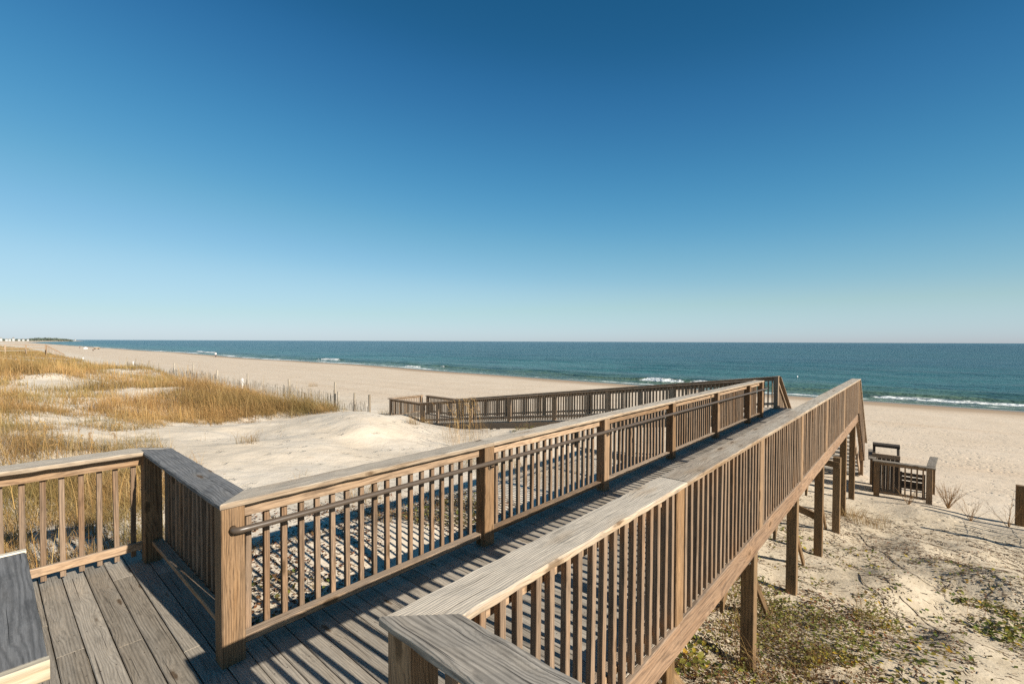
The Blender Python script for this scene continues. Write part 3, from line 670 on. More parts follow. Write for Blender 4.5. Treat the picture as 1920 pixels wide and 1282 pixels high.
for lab, u, v, n, h, sp in (('dry straw tuft standing alone on the bare dune just behind the railing', 3.9, 8.6, 60, .42, .14), ('round brown tuft on bare sand in front of the ramp foot', 11.4, 15.2, 130, .5, .3),
        ('low tan tuft on the sand at the bottom of the ramp railing', 13.4, 16.9, 110, .42, .3), ('reddish grass tuft on the left edge of the bare dune', 4.9, 14.2, 120, .45, .3),
        ('small grass tuft far out on the open beach beyond the slat fence', 23.0, 48.0, 120, .6, .5), ('bushy golden tuft at the crest of the bare dune by the slat fence', 9.9, 19.6, 420, .62, .55),
        ('sparse upright grass tuft on bare sand close to the pipe handrail', 4.6, 7.6, 90, .55, .35), ('dry grass clump against the sand behind the ramp foot', 15.5, 23.2, 160, .6, .5)):
    plant('grass_tuft', lab, 'grass', u, v, [('blade_clump', tuft_blades(u, v, n, h, sp))])
def sea_oats(u0, v0, n, h, spread, label):
    r = spread*np.sqrt(RNG.uniform(0, 1, n)); a = RNG.uniform(0, 6.28, n); u = u0+r*np.cos(a); v = v0+r*np.sin(a); hh = h*RNG.uniform(.65, 1.08, n)
    le = RNG.uniform(.05, .3, n); az = 2.6+RNG.normal(0, .8, n)
    st = blades(u, v, terrain(u, v)-.03, hh, np.full(n, .009), le, az, pal(n, STRAW), pal(n, STRAW))
    sV = []; sF = []; sC = []; o = 0
    for i in range(n):
        x, y = UX*u[i]+VX*v[i], UY*u[i]+VY*v[i]; zt = float(terrain(u[i], v[i])); col = np.array(random.choice([(.40, .25, .10), (.46, .31, .13), (.33, .2, .08)]))
        for k in range(26):
            f = .74+.26*k/26; dr = .10*max(0, (k-14)/12)**2
            px = x+math.cos(az[i])*(le[i]*hh[i]*f*f+dr*1.2); py = y+math.sin(az[i])*(le[i]*hh[i]*f*f+dr*1.2); pz = zt+hh[i]*f*(1-.25*le[i]*f)-dr*1.1
            t_ = random.uniform(0, 6.28); l = random.uniform(.02, .04); dx, dy = math.cos(t_)*.013, math.sin(t_)*.013
            sV += [(px, py, pz), (px+dx*1.4, py+dy*1.4, pz-l*.5), (px+dx*2, py+dy*2, pz-l*1.1), (px+dx*.4-dy*.4, py+dy*.4+dx*.4, pz-l*.6)]
            sF += [(o, o+1, o+2), (o, o+2, o+3)]; o += 4; sC += [col*random.uniform(.75, 1.2)]*4
    lo_ = tuft_blades(u0, v0, n*4, h*.45, spread*1.1, (.3, 1.1))
    plant('sea_oats', label, 'grass', u0, v0, [('stalks', st), ('seed_heads', (np.array(sV), np.array(sF), np.array(sC))), ('blade_clump', lo_)])
sea_oats(11.4, 12.4, 16, 1.75, .7, 'tall sea oats with heavy drooping seed heads in front of the brown ramp')
sea_oats(12.6, 13.2, 20, 1.5, .8, 'dense clump of straw coloured sea oats against the ramp')
sea_oats(10.4, 11.2, 8, 1.2, .5, 'thin sea oats stalks rising just behind the walkway cap')
sea_oats(1.5, 12.5, 14, 1.15, .9, 'tall golden sea oats behind the outer platform railing')
sea_oats(.9, 18.5, 14, 1.2, 1.2, 'pale upright sea oats at the left edge of the dune grass')
def leafy(u0, v0, n, su_, sv_, hmax, size, cols, stems=30):
    """low leafy growth: folded leaf faces on stems"""
    r = np.sqrt(RNG.uniform(0, 1, n)); a = RNG.uniform(0, 6.28, n); u = u0+su_*r*np.cos(a); v = v0+sv_*r*np.sin(a)
    k = vn(u*3, v*3, 61) > .32; u, v = u[k], v[k]; n = len(u); r = r[k]
    x = UX*u+VX*v; y = UY*u+VY*v; z = terrain(u, v)+.01+hmax*RNG.uniform(0, 1, n)**1.5*(1-.7*r*r)
    s_ = size*RNG.uniform(.6, 1.3, n); t_ = RNG.uniform(0, 6.28, n); tl = RNG.uniform(-.5, .9, n)
    ex = np.stack([np.cos(t_), np.sin(t_), tl*.6], -1); ey = np.stack([-np.sin(t_), np.cos(t_), RNG.uniform(-.5, .5, n)], -1); P = np.stack([x, y, z], -1)
    q = lambda a_, b_, c_: P+ex*(a_*s_)[:, None]+ey*(b_*s_)[:, None]+np.array([0, 0, 1])*(c_*s_)[:, None]
    V = np.stack([q(0, 0, 0), q(.45, .42, .12), q(1, .16, .05), q(1, -.16, .05), q(.45, -.42, .12), q(.5, 0, -.05)], 1).reshape(-1, 3)
    o = (np.arange(n)*6)[:, None, None]; T = np.array([[0, 5, 1], [1, 5, 2], [2, 5, 3], [3, 5, 4], [4, 5, 0]])
    C = np.repeat(pal(n, cols, .3), 6, 0)
    return V, (o+T[None]).reshape(-1, 3), C
GREEN = [(.13, .16, .032), (.19, .20, .042), (.10, .125, .032), (.25, .23, .048), (.19, .135, .05)]; YEL = [(.38, .30, .04), (.30, .25, .05), (.45, .28, .04)]; BRN = [(.16, .085, .04), (.22, .12, .06), (.11, .075, .05)]; SAGE = [(.23, .225, .07), (.29, .26, .09), (.17, .165, .055), (.31, .25, .07)]
def shrub(label, u, v, n, su_, sv_, h, size, cols, name='beach_vine', stems=40, cat='plant'):
    plant(name, label, cat, u, v, [('leaves', leafy(u, v, n, su_, sv_, h, size, cols)), ('stems', tuft_blades(u, v, stems, h*1.5+.08, (su_+sv_)*.4, (.3, 1.4), .005, BRN+STRAW[:1]))])
shrub('dark green vine mat spread on the sand near the right edge', 9.9, -.95, 620, .66, .46, .13, .055, GREEN*3+YEL)
shrub('yellow green vine climbing beside the nearest tall support post', 5.0, 2.05, 420, .6, .55, .24, .06, GREEN*2+YEL*2)
shrub('sage coloured shrubby mat between the tall support posts', 6.9, 1.1, 1800, 1.0, .75, .28, .032, SAGE*3+GREEN, 'shrub', 160)
shrub('olive shrub with tan stems growing under the walkway edge', 7.3, 1.75, 900, .8, .5, .3, .035, SAGE*2+GREEN+BRN, 'shrub', 140)
shrub('small upright weedy clump on the sand right of the support posts', 8.3, .35, 340, .35, .3, .3, .035, SAGE+YEL+GREEN, 'shrub', 90)
shrub('pale green vine sprig low on the sand at the bottom edge', 6.3, .5, 180, .5, .4, .12, .055, GREEN+YEL)
shrub('sprawling green vine in shadow under the near walkway', 4.4, 2.6, 260, .8, .7, .16, .055, GREEN*2+BRN)
shrub('brown green bushy growth behind the balusters of the walkway', 5.3, 6.0, 1500, .95, .6, .38, .04, SAGE*2+BRN*2+GREEN, 'shrub', 220)
shrub('russet leaf bush in shade beside the platform corner', 2.0, 5.0, 500, .6, .6, .2, .045, BRN*3+GREEN, 'shrub', 60)
shrub('green grass edged bush beside the ramp rim', 13.6, 11.0, 500, .6, .7, .35, .05, SAGE+GREEN*2, 'shrub', 160)
shrub('tangled brown and olive scrub at the foot of the second tall support post', 6.0, 1.3, 1500, .9, .65, .34, .03, SAGE*2+BRN*2+YEL[:1], 'shrub', 260)
shrub('low yellowing scrub on the sand below the walkway near the bottom edge', 6.2, .55, 520, .6, .4, .16, .032, SAGE+YEL+BRN, 'shrub', 140)
shrub('dry brown scrub in the shade between the first two tall support posts', 4.4, 1.75, 700, .75, .45, .28, .03, BRN*3+SAGE, 'shrub', 260)
shrub('leafy yellow and green vine patch near the bottom edge beyond the scrub', 7.0, .1, 260, .75, .6, .1, .05, GREEN*2+YEL)
# scattered single leaves, seedlings, twigs and leaf litter: nobody could count these
def lit_mask(u, v):
    r = sst(3.4, 2.2, v)*sst(17.5, 14, u)*sst(3, 3.8, u)*sst(-7, -2, v)*(.12+.88*sst(.43, .56, .45*vn(u*.9, v*1.1, 71)+.55*vn(u*3.6, v*3.8, 75)))*(1+1.2*sst(8.5, 6, u)*sst(.2, 1.2, v))
    l = sst(3.6, 4.2, v)*sst(8.2, 6.3, v)*sst(8, 5.5, u)*sst(.6, 1.2, u)*sst(.40, .62, vn(u*1.2, v*1.2, 72))
    g = .5*sst(5.9, 6.2, v)*sst(2.8, 1.5, u)*sst(10, 7, v)
    return np.clip(r+l+g+.4*sst(9, 6, u)*sst(2, 3, u)*sst(6, 8, v)*sst(22, 16, v)*sst(.62, .74, .6*vn(u*.8, v*.8, 73)+.4*vn(u*3, v*3, 74)), 0, 1)
def twigs(n, box, lmax, rad):
    u, v = scatter(n, *box, lit_mask); n = len(u); L = RNG.uniform(.25, 1, n)**2*lmax; az = RNG.normal(1.9, .9, n); r = RNG.uniform(.5, 1.2, n)*rad
    cu = RNG.uniform(-.5, .5, n); V = []; c = pal(n, [(.10, .075, .055), (.15, .11, .075), (.20, .15, .10), (.07, .05, .04), (.26, .19, .12)], .3)
    for f in (-.5, 0, .5):
        uu = u+L*f*np.cos(az)-cu*L*(f*f)*np.sin(az); vv = v+L*f*np.sin(az)+cu*L*(f*f)*np.cos(az)
        z = terrain(uu, vv); rr = r*(1-abs(f)*.7); sx, sy = -np.sin(az), np.cos(az)
        for (p, q) in ((-1, -.3), (1, -.3), (0, 1.3)):
            a = uu+sx*rr*p; b = vv+sy*rr*p; V.append(np.stack([UX*a+VX*b, UY*a+VY*b, z+rr*q+rr*.2+RNG.uniform(0, .012, n)*abs(f)], -1))
    V = np.stack(V, 1).reshape(-1, 3); o = (np.arange(n)*9)[:, None, None]
    T = np.array([[i*3+j, i*3+(j+1) % 3, i*3+3+(j+1) % 3] for i in (0, 1) for j in range(3)]+[[i*3+j, i*3+3+(j+1) % 3, i*3+3+j] for i in (0, 1) for j in range(3)])
    return V, (o+T[None]).reshape(-1, 3), np.repeat(c, 9, 0)
V_, F_, C_ = merge([twigs(52000, (2, 18, -4, 8), .11, .0052), twigs(2000, (2, 18, -4, 8), .55, .005), twigs(5000, (0, 14, 4, 40), .2, .005)])
tag(link('twig_litter', rawmesh('twig_litter', V_, F_, M['twig'], C_)), kind='stuff')
def leaves(n, box, cols, size):
    u, v = scatter(n, *box, lit_mask); n = len(u); x = UX*u+VX*v; y = UY*u+VY*v; z = terrain(u, v)+RNG.uniform(.004, .03, n); s_ = size*RNG.uniform(.5, 1.3, n); t_ = RNG.uniform(0, 6.28, n)
    ex = np.stack([np.cos(t_), np.sin(t_), RNG.uniform(-.5, .5, n)], -1)*s_[:, None]; ey = np.stack([-np.sin(t_), np.cos(t_), RNG.uniform(-.5, .5, n)], -1)*s_[:, None]*.6; P = np.stack([x, y, z], -1)
    V = np.stack([P-ex, P+ey, P+ex, P-ey], 1).reshape(-1, 3); o = (np.arange(n)*4)[:, None, None]; T = np.array([[0, 1, 2], [0, 2, 3]])
    return V, (o+T[None]).reshape(-1, 3), np.repeat(pal(n, cols, .3), 4, 0)
RUST = [(.22, .085, .035), (.17, .075, .04), (.28, .13, .06), (.12, .07, .04)]
V_, F_, C_ = merge([leaves(9000, (.5, 8, 3.6, 8), RUST+BRN, .022), leaves(16000, (3, 15, -3, 3.4), BRN+RUST[:1]+[(.26, .19, .11)], .016), leaves(9000, (3, 8.5, .2, 3.4), BRN+RUST+[(.26, .19, .11), (.32, .24, .14)], .02), leaves(3600, (4, 12, -2.5, 2.5), GREEN*2+YEL, .034), leaves(3000, (-1, 3, 6, 10), BRN+RUST, .022)])
tag(link('leaf_litter', rawmesh('leaf_litter', V_, F_, M['leaf'], C_)), kind='stuff')
# long dark vine runners lying on the sand
def runner(label, pts):
    b = MB(); b.sm = True; P = []
    for (a, c) in zip(pts[:-1], pts[1:]):
        n = 10
        for i in range(n):
            f = i/n; u = a[0]*(1-f)+c[0]*f+.07*math.sin(7*f+a[0]*9)+.02*math.sin(31*f); v = a[1]*(1-f)+c[1]*f+.05*math.sin(4*f+a[1]*7); P.append((u, v))
    r0 = P[0]; z0_ = tz(*r0); base = W(r0[0], r0[1], z0_)
    b.tube([W(u, v, tz(u, v)+.008)-base for u, v in P], [.0055*(1-.6*i/len(P)) for i in range(len(P))], 6)
    o = b.build('vine_runner', M['runner'], None); o.location = base; tag(o, label, 'vine', 'bare vine runners on the sand')
M['runner'] = flat('dark_runner_bark', (.15, .115, .085), .9, .1)
runner('long dark runner crossing the sand from the weedy clump towards the camera', [(10.0, .75), (9.0, .25), (8.2, -.05), (7.5, -.15)])
runner('thin straight runner left of the dark green vine mat', [(9.6, .1), (8.8, -.25), (8.0, -.5), (7.7, -.62)])
runner('pale runner on the smooth sand slope at the right edge', [(12.2, -.4), (11.4, -1.0), (10.8, -1.6), (10.4, -2.2)])
runner('runner winding from the tall support posts over the littered sand', [(13.2, .9), (12.0, .5), (11.2, .1), (10.4, -.3), (10.0, -.55)])
runner('short crooked runner beyond the vine mat', [(11.4, -1.5), (11.0, -1.75), (10.6, -2.1)])
def weed(label, u, v, n, h, spread):
    b = MB(); base = W(u, v, tz(u, v)); b.sm = False
    for i in range(n):
        a = random.uniform(0, 6.28); x = random.uniform(.1, spread); l = random.uniform(.5, 1)*h; p = [Vector((0, 0, -.03))]
        for k in range(1, 5):
            f = k/4; p.append(Vector((math.cos(a)*x*f+random.uniform(-.02, .02), math.sin(a)*x*f+random.uniform(-.02, .02), l*f)))
        b.tube(p, [.005, .004, .003, .0025, .001], 5)
        for k in (2, 3):
            q = p[k]; aa = a+random.uniform(-1.5, 1.5); ll = random.uniform(.08, .25)*h; b.tube([q, q+Vector((math.cos(aa)*ll*.5, math.sin(aa)*ll*.5, ll*.6)), q+Vector((math.cos(aa)*ll*.7, math.sin(aa)*ll*.7, ll))], [.003, .002, .001], 4)
    o = b.build('dry_weed', M['weed'], None); o.location = base; tag(o, label, 'plant')
M['weed'] = flat('dry_reddish_stems', (.26, .155, .07), .9, .1)
weed('bushy dry brown weed beside the right post of the low enclosure', 18.0, -.75, 46, .75, .45)
weed('spindly dry weed leaning over the sand right of the enclosure', 17.0, -1.15, 12, .75, .5)
weed('thin dry weed in front of the low enclosure', 17.3, .1, 14, .55, .4)
weed('dry wiry weed against the fence post at the right edge', 17.2, -1.85, 9, .95, .5)
plant('grass_tuft', 'dry tan grass at the foot of the last tall support posts', 'grass', 14.6, .95, [('blade_clump', tuft_blades(14.6, .95, 260, .4, .55))])

# ---------------------------------------------------------------- fences, markers
def sand_fence(label, pts, hgt=1.05, posth=1.15, gap=.095, lean=.0, group=None):
    z0_ = tz(*pts[0]); root = thing('sand_fence', label, 'fence', W(pts[0][0], pts[0][1], z0_), ROT, group); u0, v0 = pts[0]
    for (u, v) in pts:
        z = tz(u, v)-z0_; MB().board((u-u0, v-v0, z-.3), (u-u0+random.uniform(-.05, .05), v-v0+random.uniform(-.05, .05), z+posth*random.uniform(.9, 1.1)), X3, Y3, .11, .11, .02).build('post', M['fence'], root)
    for a, b in zip(pts[:-1], pts[1:]):
        d = math.hypot(b[0]-a[0], b[1]-a[1]); n = int(d/gap); m = MB(); wr = []
        wv = Vector((b[0]-a[0], b[1]-a[1], 0)).normalized(); nv = Vector((-wv.y, wv.x, 0)); sag = random.uniform(0, .25)
        for i in range(n):
            f = (i+.5)/n; u = a[0]+(b[0]-a[0])*f; v = a[1]+(b[1]-a[1])*f; z = tz(u, v)-z0_-.08-sag*math.sin(f*math.pi)
            p = Vector((u-u0, v-v0, z)); m.board(p, p+Vector((random.uniform(-.06, .06), random.uniform(-.06, .06), hgt*random.uniform(.7, 1.1)))+wv*random.uniform(-.04, .04)+nv*lean, wv, nv, .038, .01, .002)
            if i % 4 == 0: wr.append(p)
        m.build('slat_panel', M['fence'], root)
        for hh in (.3, .8):
            if len(wr) > 1: MB().tube([p+Z3*hh+nv*.008 for p in wr], .004, 5).build('wire', M['bolt'], root)
    return root
sand_fence('silvered slat fence running along the seaward edge of the grassy dunes', [(14.6, 27.6), (14.0, 32.8), (13.2, 38), (12.8, 43.5), (12.5, 49), (12.2, 54), (12.0, 58.5), (12.2, 64), (12.8, 71), (13.4, 78), (14, 87)], 1.1, 1.5, .115)
sand_fence('short slat fence with leaning posts between the dune crest and the ramp foot', [(13.8, 22.3), (14.2, 24.6), (14.6, 27.2)], .72, 1.05, .115)
sand_fence('slat fence on the right dune whose slats throw thin shadows over the sand', [(17.15, -2.28), (15.5, -2.3)], 1.0, 1.05, .115)
fp = MB().board((0, 0, -.4), (0, 0, 1.04), X3, Y3, .17, .17, .02, seg=.2, jit=.003).build('fence_post', M['support'])
fp.location = W(17.6, -2.09, tz(17.6, -2.09)); fp.rotation_euler = (0, 0, ROT); tag(fp, 'dark weathered fence post in the sand at the right edge of the view', 'post')
for (u, v, h, lab) in ((15.8, 46.9, .9, 'white marker post beside the slat fence, nearer of the two'), (16.5, 98, .95, 'white marker post far along the slat fence')):
    b = MB(); b.sm = False; b.tube([(0, 0, -.3), (0, 0, h-.02), (0, 0, h)], [.07, .07, .055], 12); o = b.build('marker_post', M['white']); o.location = W(u, v, tz(u, v)); tag(o, lab, 'post')

# ---------------------------------------------------------------- far things: walkover, people, beach gear, houses, trees
fw = thing('dune_walkover', 'distant wooden dune walkover with stairs beyond the golden grass', 'boardwalk', W(-8, 127, 0), ROT)
zd = .05
MB().board((0, 1, zd), (16, 1, zd), Y3, Z3, 2.0, .1, .01).build('deck', M['fence'], fw)
for y in (0, 2):
    MB().board((0, y, zd+1.05), (16.2, y, zd+1.05), Y3, Z3, .2, .08, .01).build('cap_board', M['farwood'], fw)
    MB().board((0, y, zd+.45), (16.2, y, zd+.45), Y3, Z3, .05, .1, .01).build('mid_rail', M['farwood'], fw)
    for i in range(7):
        x = i*2.7; MB().board((x, y, tz(-8+x, 127+y)-.3), (x, y, zd+1.0), X3, Y3, .15, .15, .01).build('post', M['farwood'], fw)
    MB().board((16.2, y, zd+1.0), (18.8, y, zd-.9), Y3, Z3, .2, .1, .01).build('stair_rail', M['farwood'], fw)
    for i in range(9): MB().board((16.3+i*.28, y, zd-.2-i*.21), (16.3+i*.28, y, zd+.9-i*.21), X3, Y3, .06, .06, .01).build('stair_baluster', M['farwood'], fw)
m = MB()
for i in range(10): m.board((16.3+i*.28, 0, zd-.1-i*.2), (16.3+i*.28, 2, zd-.1-i*.2), X3, Z3, .28, .05, .01)
m.build('stair_treads', M['fence'], fw)

def person(label, loc, rz, sit=False, shirt='shirt', legs='trousers'):
    root = thing('person', label, 'person', loc, rz)
    if not sit: J = dict(pel=(0, 0, .95), che=(0, .02, 1.32), nec=(0, .02, 1.5), hd=(0, .05, 1.64), top=(0, .05, 1.76), sl=(-.19, .02, 1.43), el=(-.25, .0, 1.14), hl=(-.22, .1, .9), sr=(.19, .02, 1.43), er=(.25, -.02, 1.14), hr=(.24, .06, .88), kl=(-.1, .1, .52), al=(-.1, .02, .08), tl=(-.1, .16, .03), kr=(.1, .0, .5), ar=(.11, -.2, .1), tr=(.11, -.06, .03))
    else: J = dict(pel=(0, 0, .12), che=(0, .0, .5), nec=(0, .03, .68), hd=(0, .07, .82), top=(0, .07, .94), sl=(-.19, 0, .61), el=(-.26, .12, .36), hl=(-.2, .36, .4), sr=(.19, 0, .61), er=(.26, .12, .36), hr=(.2, .36, .4), kl=(-.12, .42, .45), al=(-.12, .6, .06), tl=(-.12, .74, .04), kr=(.12, .42, .45), ar=(.12, .6, .06), tr=(.12, .74, .04))
    R = dict(pel=.14, che=.15, nec=.055, hd=.095, top=.06, sl=.065, el=.045, hl=.035, sr=.065, er=.045, hr=.035, kl=.06, al=.042, tl=.035, kr=.06, ar=.042, tr=.035)
    E_ = [('pel', 'che'), ('che', 'nec'), ('nec', 'hd'), ('hd', 'top'), ('che', 'sl'), ('sl', 'el'), ('el', 'hl'), ('che', 'sr'), ('sr', 'er'), ('er', 'hr'), ('pel', 'kl'), ('kl', 'al'), ('al', 'tl'), ('pel', 'kr'), ('kr', 'ar'), ('ar', 'tr')]
    def skin(nm, keys, scale, mat, root_key):
        me = bpy.data.meshes.new(nm); ix = {k: i for i, k in enumerate(keys)}
        me.from_pydata([J[k] for k in keys], [(ix[a], ix[b]) for a, b in E_ if a in ix and b in ix], [])
        o = link(nm, me, root); md = o.modifiers.new('skin', 'SKIN'); me.materials.append(M[mat])
        for k in keys:
            d = me.skin_vertices[0].data[ix[k]]; d.radius = (R[k]*scale, R[k]*scale); d.use_root = (k == root_key)
        sb = o.modifiers.new('subdivision', 'SUBSURF'); sb.levels = sb.render_levels = 1
    skin('body', list(J), 1.0, 'skin', 'pel'); skin('shirt', ['pel', 'che', 'sl', 'el', 'sr', 'er'], 1.22, shirt, 'che'); skin('trousers', ['pel', 'kl', 'al', 'kr', 'ar'], 1.25, legs, 'pel')
    b = MB(); c_ = Vector(J['hd'])+Vector((0, -.012, .035))
    b.tube([c_+Vector((0, 0, z)) for z in (-.03, .02, .06, .085)], [.098, .105, .08, .03], 10); b.build('hair', M['black'], root)
person('person in a white shirt and dark trousers walking along the waterline', W(49.5, 170, tz(49.5, 170)), .3)
person('person in dark clothes sitting on the far open beach', W(34, 288, tz(34, 288)), 1.0, True, 'black', 'black')
person('person in dark clothes standing beside the white beach tent', W(38, 372, tz(38, 372)), .3, False, 'trousers', 'trousers')
tn_ = thing('beach_tent', 'low white beach tent far along the shore', 'tent', W(40, 368, tz(40, 368)), ROT)
MB().prism([(-1.0, 0), (1.0, 0), (.7, .7), (0, .95), (-.7, .7)], (0, -1, 0), (0, 1, 0), X3, Z3).build('canopy', M['white'], tn_)
for x in (-.9, .9): MB().tube([(x, -1.05, 0), (x*.7, -1.05, .75)], .03, 6).build('pole', M['bolt'], tn_)
tc_ = thing('beach_cart', 'tan loaded beach cart far along the shore near the waterline', 'cart', W(43, 352, tz(43, 352)), ROT)
MB().board((-1.2, 0, .75), (1.2, 0, .75), Y3, Z3, 1.2, .6, .1).build('load', M['tan'], tc_)
MB().board((-1.2, 0, .4), (1.2, 0, .4), Y3, Z3, 1.0, .1, .02).build('bed', M['farwood'], tc_)
for x in (-.8, .8):
    for y in (-.6, .6): MB().tube([(x, y-.06, .3), (x, y+.06, .3)], .3, 14).build('wheel', M['black'], tc_)
bf = MB(); bf.sm = True; bf.tube([(0, 0, -.12), (0, 0, -.06), (0, 0, .06), (0, 0, .16), (0, 0, .2)], [.05, .1, .12, .08, .02], 12)
o = bf.build('float_buoy', M['white']); o.location = W(90, 15, SEA+.05); tag(o, 'small white float bobbing on the water beyond the walkway end', 'buoy')
bb = MB(); bb.sm = True; bb.tube([(0, 0, -.3), (0, 0, .1), (0, 0, .2), (0, 0, .3), (0, 0, .36)], [.02, .09, .12, .08, .02], 12)
o = bb.build('marker_ball', M['white']); o.location = W(11.0, 104, tz(11.0, 104)+.25); tag(o, 'white round marker standing in the far dune grass', 'marker')
def house(label, u, v, w_, d_, h_, roof=.4, wall='farwhite'):
    root = thing('beach_house', label, 'house', W(u, v, float(max(tz(u, v), -2))), ROT, 'white houses on the far shore')
    MB().board((0, -w_/2, h_/2), (0, w_/2, h_/2), X3, Z3, d_, h_, .05).build('wall', M[wall], root)
    r = d_/2+.5; MB().prism([(-r, h_+.02), (r, h_+.02), (0, h_+d_*roof)], (0, -w_/2-.4, 0), (0, w_/2+.4, 0), X3, Z3).build('roof', M['roofgray'], root)
    for k in range(3):
        for zz in (h_*.25, h_*.68): MB().board((-d_/2-.02, -w_/2+w_*(k+.5)/3, zz-.7), (-d_/2-.02, -w_/2+w_*(k+.5)/3, zz+.7), Y3, X3, 1.3, .05, .01).build('window', M['glassdark'], root)
for i, (px, v, w_, h_, lab) in enumerate(((2, 1650, 8, 7, 'broad white house at the far left end of the distant shore'), (12.5, 1700, 6, 5, 'low white house second from the left on the distant shore'), (18.5, 1760, 4, 5.2, 'white house behind the low one on the distant shore'),
        (25.5, 1780, 5.5, 6.6, 'tallest peaked white house on the distant shore'), (36, 1850, 7, 4.6, 'long white house right of the peaked one on the distant shore'), (44, 1900, 6, 4.6, 'pale house next to the last one before the wooded hill'), (52.5, 1950, 8, 4.4, 'white house at the foot of the distant wooded hill'),
        (128, 2960, 14, 5, 'tiny white house left of the last one on the distant point'), (141, 3010, 14, 4.5, 'tiny white house at the tip of the distant point'))):
    dx = (px-960)/868.0; k = (UX*dx+UY)/(VX*dx+VY)
    house(lab, k*v, v, w_*.8, 4.5, h_, .9 if i == 3 else .5)
n = 6400; v = RNG.uniform(2150, 2950, n); f = RNG.uniform(-.62, 1, n); pxs = 48+88*f; dx = (pxs-960)/868.0; u = (UX*dx+UY)/(VX*dx+VY)*v
top = np.maximum(8.5*np.sin(np.clip((pxs-40)/98, 0, 1)*math.pi)**.6, 4.2*sst(62, 50, pxs))*(.75+.5*vn(pxs*.35, v*.01, 5)); z = -2+top*RNG.uniform(0, 1, n)**.6; s_ = RNG.uniform(1.5, 3.2, n)
P = np.stack([UX*u+VX*v, UY*u+VY*v, z], -1); A = RNG.normal(0, 1, (n, 3)); B = RNG.normal(0, 1, (n, 3)); A /= np.linalg.norm(A, axis=1)[:, None]; B /= np.linalg.norm(B, axis=1)[:, None]
V_ = np.stack([P-A*s_[:, None], P+B*s_[:, None], P+A*s_[:, None], P-B*s_[:, None]], 1).reshape(-1, 3); F_ = (np.arange(n)*4)[:, None, None]+np.array([[0, 1, 2], [0, 2, 3]])[None]
tag(link('woods', rawmesh('woods', V_, F_.reshape(-1, 3), M['leaf'], np.repeat(pal(n, [(.14, .17, .13), (.16, .18, .14), (.12, .15, .12)], .25), 4, 0))), kind='stuff')  # tree greens paled in the colour to stand in for distance haze

# ---------------------------------------------------------------- camera, light, sky
cam = bpy.data.cameras.new('camera'); co = bpy.data.objects.new('camera', cam); COL.objects.link(co)
cam.sensor_fit = 'HORIZONTAL'; cam.sensor_width = 36; cam.lens = 868.14/1920*36; cam.shift_y = (658.35-641)/1920
cam.clip_start = .05; cam.clip_end = 120000
co.matrix_world = Matrix.Translation((0, 0, EYE)) @ Matrix.Rotation(math.pi/2-.0212, 4, 'X') @ Matrix.Rotation(.0038, 4, 'Z')
S.camera = co
el = math.radians(26.8)
sx, sy = .06*UX-1.0*VX, .06*UY-1.0*VY; q = math.hypot(sx, sy)
sd = Vector((sx/q*math.cos(el), sy/q*math.cos(el), math.sin(el)))
L = bpy.data.lights.new('sun', 'SUN'); L.energy = 5.0; L.angle = math.radians(.53); L.color = (1.0, .92, .80)
lo = bpy.data.objects.new('sun', L); COL.objects.link(lo); lo.rotation_euler = sd.to_track_quat('Z', 'Y').to_euler(); lo.location = (20, -20, 30)
w = bpy.data.worlds.new('World'); S.world = w; w.use_nodes = True; nt = w.node_tree; nt.nodes.clear()
sk = nt.nodes.new('ShaderNodeTexSky'); sk.sky_type = 'NISHITA'; sk.sun_disc = False; sk.sun_elevation = el
sk.sun_rotation = math.atan2(sd.x, sd.y); sk.altitude = 0; sk.air_density = 1.0; sk.dust_density = .3; sk.ozone_density = 9.0
bg = nt.nodes.new('ShaderNodeBackground'); bg.inputs[1].default_value = .1
ou = nt.nodes.new('ShaderNodeOutputWorld'); 
def vmul(a, k):
    n = nt.nodes.new('ShaderNodeVectorMath'); n.operation = 'MULTIPLY'; nt.links.new(a, n.inputs[0]); n.inputs[1].default_value = (k, k, k); return n.outputs[0]
cv = nt.nodes.new('ShaderNodeRGBCurve'); cv.mapping.extend = 'EXTRAPOLATED'
CUR = [[(0, 0), (.0404, .0094), (.0491, .0182), (.0701, .0422), (.0905, .072), (.1101, .1075), (.1433, .1614), (.2019, .244), (.3138, .318), (1, .7)],
       [(0, 0), (.1023, .0674), (.1254, .0997), (.1755, .1691), (.2214, .2235), (.262, .268), (.3248, .3245), (.4082, .392), (.4827, .430), (1, .6)],
       [(0, 0), (.2583, .1589), (.3097, .2255), (.3529, .2673), (.4077, .3133), (.4895, .3676), (.5467, .3967), (.6105, .437), (.6486, .462), (1, .6)]]
for c, pts in zip(cv.mapping.curves, CUR):
    while len(c.points) < len(pts): c.points.new(.5, .5)
    for p, q in zip(c.points, pts): p.location = q
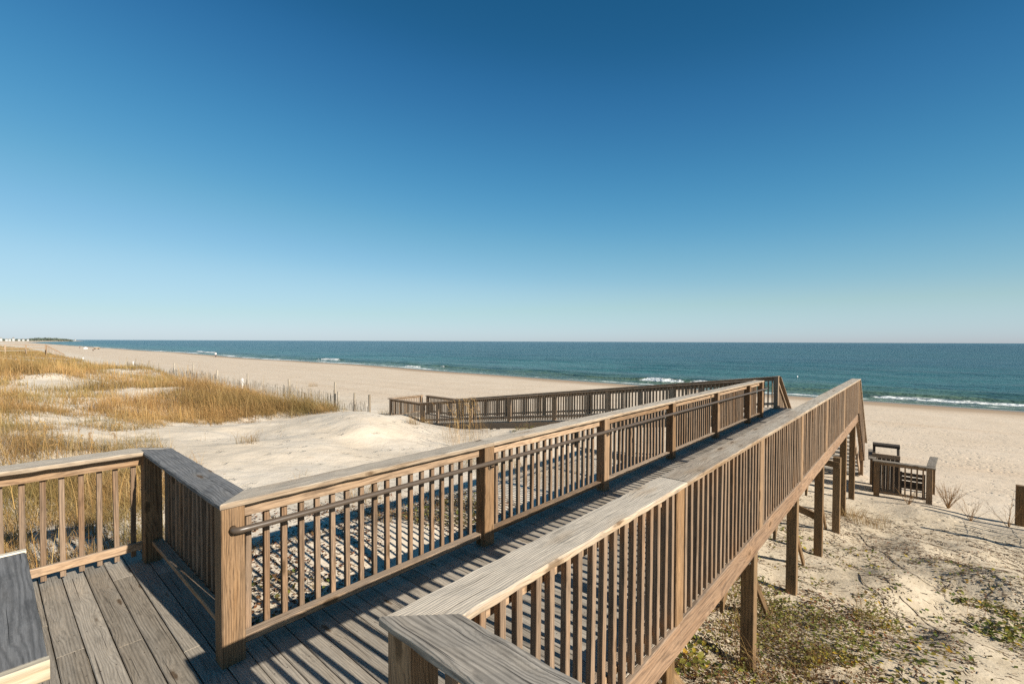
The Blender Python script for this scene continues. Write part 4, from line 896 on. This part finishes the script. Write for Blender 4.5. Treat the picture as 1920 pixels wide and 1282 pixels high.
cv.mapping.update()
def mth(op, a, b=0.0):
    n = nt.nodes.new('ShaderNodeMath'); n.operation = op
    for i, x in enumerate((a, b)):
        if isinstance(x, float): n.inputs[i].default_value = x
        else: nt.links.new(x, n.inputs[i])
    return n.outputs[0]
# the scattered light of a real sky evens out along the horizon: the single-scatter sky is looked up with its azimuth range eased
tcn = nt.nodes.new('ShaderNodeTexCoord'); sxyz = nt.nodes.new('ShaderNodeSeparateXYZ'); nt.links.new(tcn.outputs['Generated'], sxyz.inputs[0])
hx, hy, hz = sxyz.outputs[0], sxyz.outputs[1], sxyz.outputs[2]
rr = mth('SQRT', mth('ADD', mth('MULTIPLY', hx, hx), mth('MULTIPLY', hy, hy))); az2 = mth('MULTIPLY', mth('DIVIDE', hx, mth('MAXIMUM', rr, 1e-4)), .55)
cxyz = nt.nodes.new('ShaderNodeCombineXYZ'); nt.links.new(mth('MULTIPLY', rr, mth('SINE', az2)), cxyz.inputs[0]); nt.links.new(mth('MULTIPLY', rr, mth('COSINE', az2)), cxyz.inputs[1]); nt.links.new(hz, cxyz.inputs[2])
nt.links.new(cxyz.outputs[0], sk.inputs[0])
nt.links.new(vmul(sk.outputs[0], .1), cv.inputs['Color']); se = nt.nodes.new('ShaderNodeSeparateColor'); nt.links.new(cv.outputs[0], se.inputs[0])
cc = nt.nodes.new('ShaderNodeCombineColor'); nt.links.new(mth('MAXIMUM', se.outputs[0], mth('MULTIPLY', mth('SUBTRACT', se.outputs[1], .05), .22)), cc.inputs[0]); nt.links.new(se.outputs[1], cc.inputs[1])
nt.links.new(mth('MAXIMUM', se.outputs[2], mth('MULTIPLY', se.outputs[1], 1.07)), cc.inputs[2])
nt.links.new(vmul(cc.outputs[0], 10.0), bg.inputs[0]); nt.links.new(bg.outputs[0], ou.inputs[0])
S.view_settings.view_transform = 'Standard'; S.view_settings.look = 'None'; S.view_settings.exposure = .7; S.view_settings.gamma = 1
S.cycles.use_denoising = False
S.cycles.max_bounces = 6
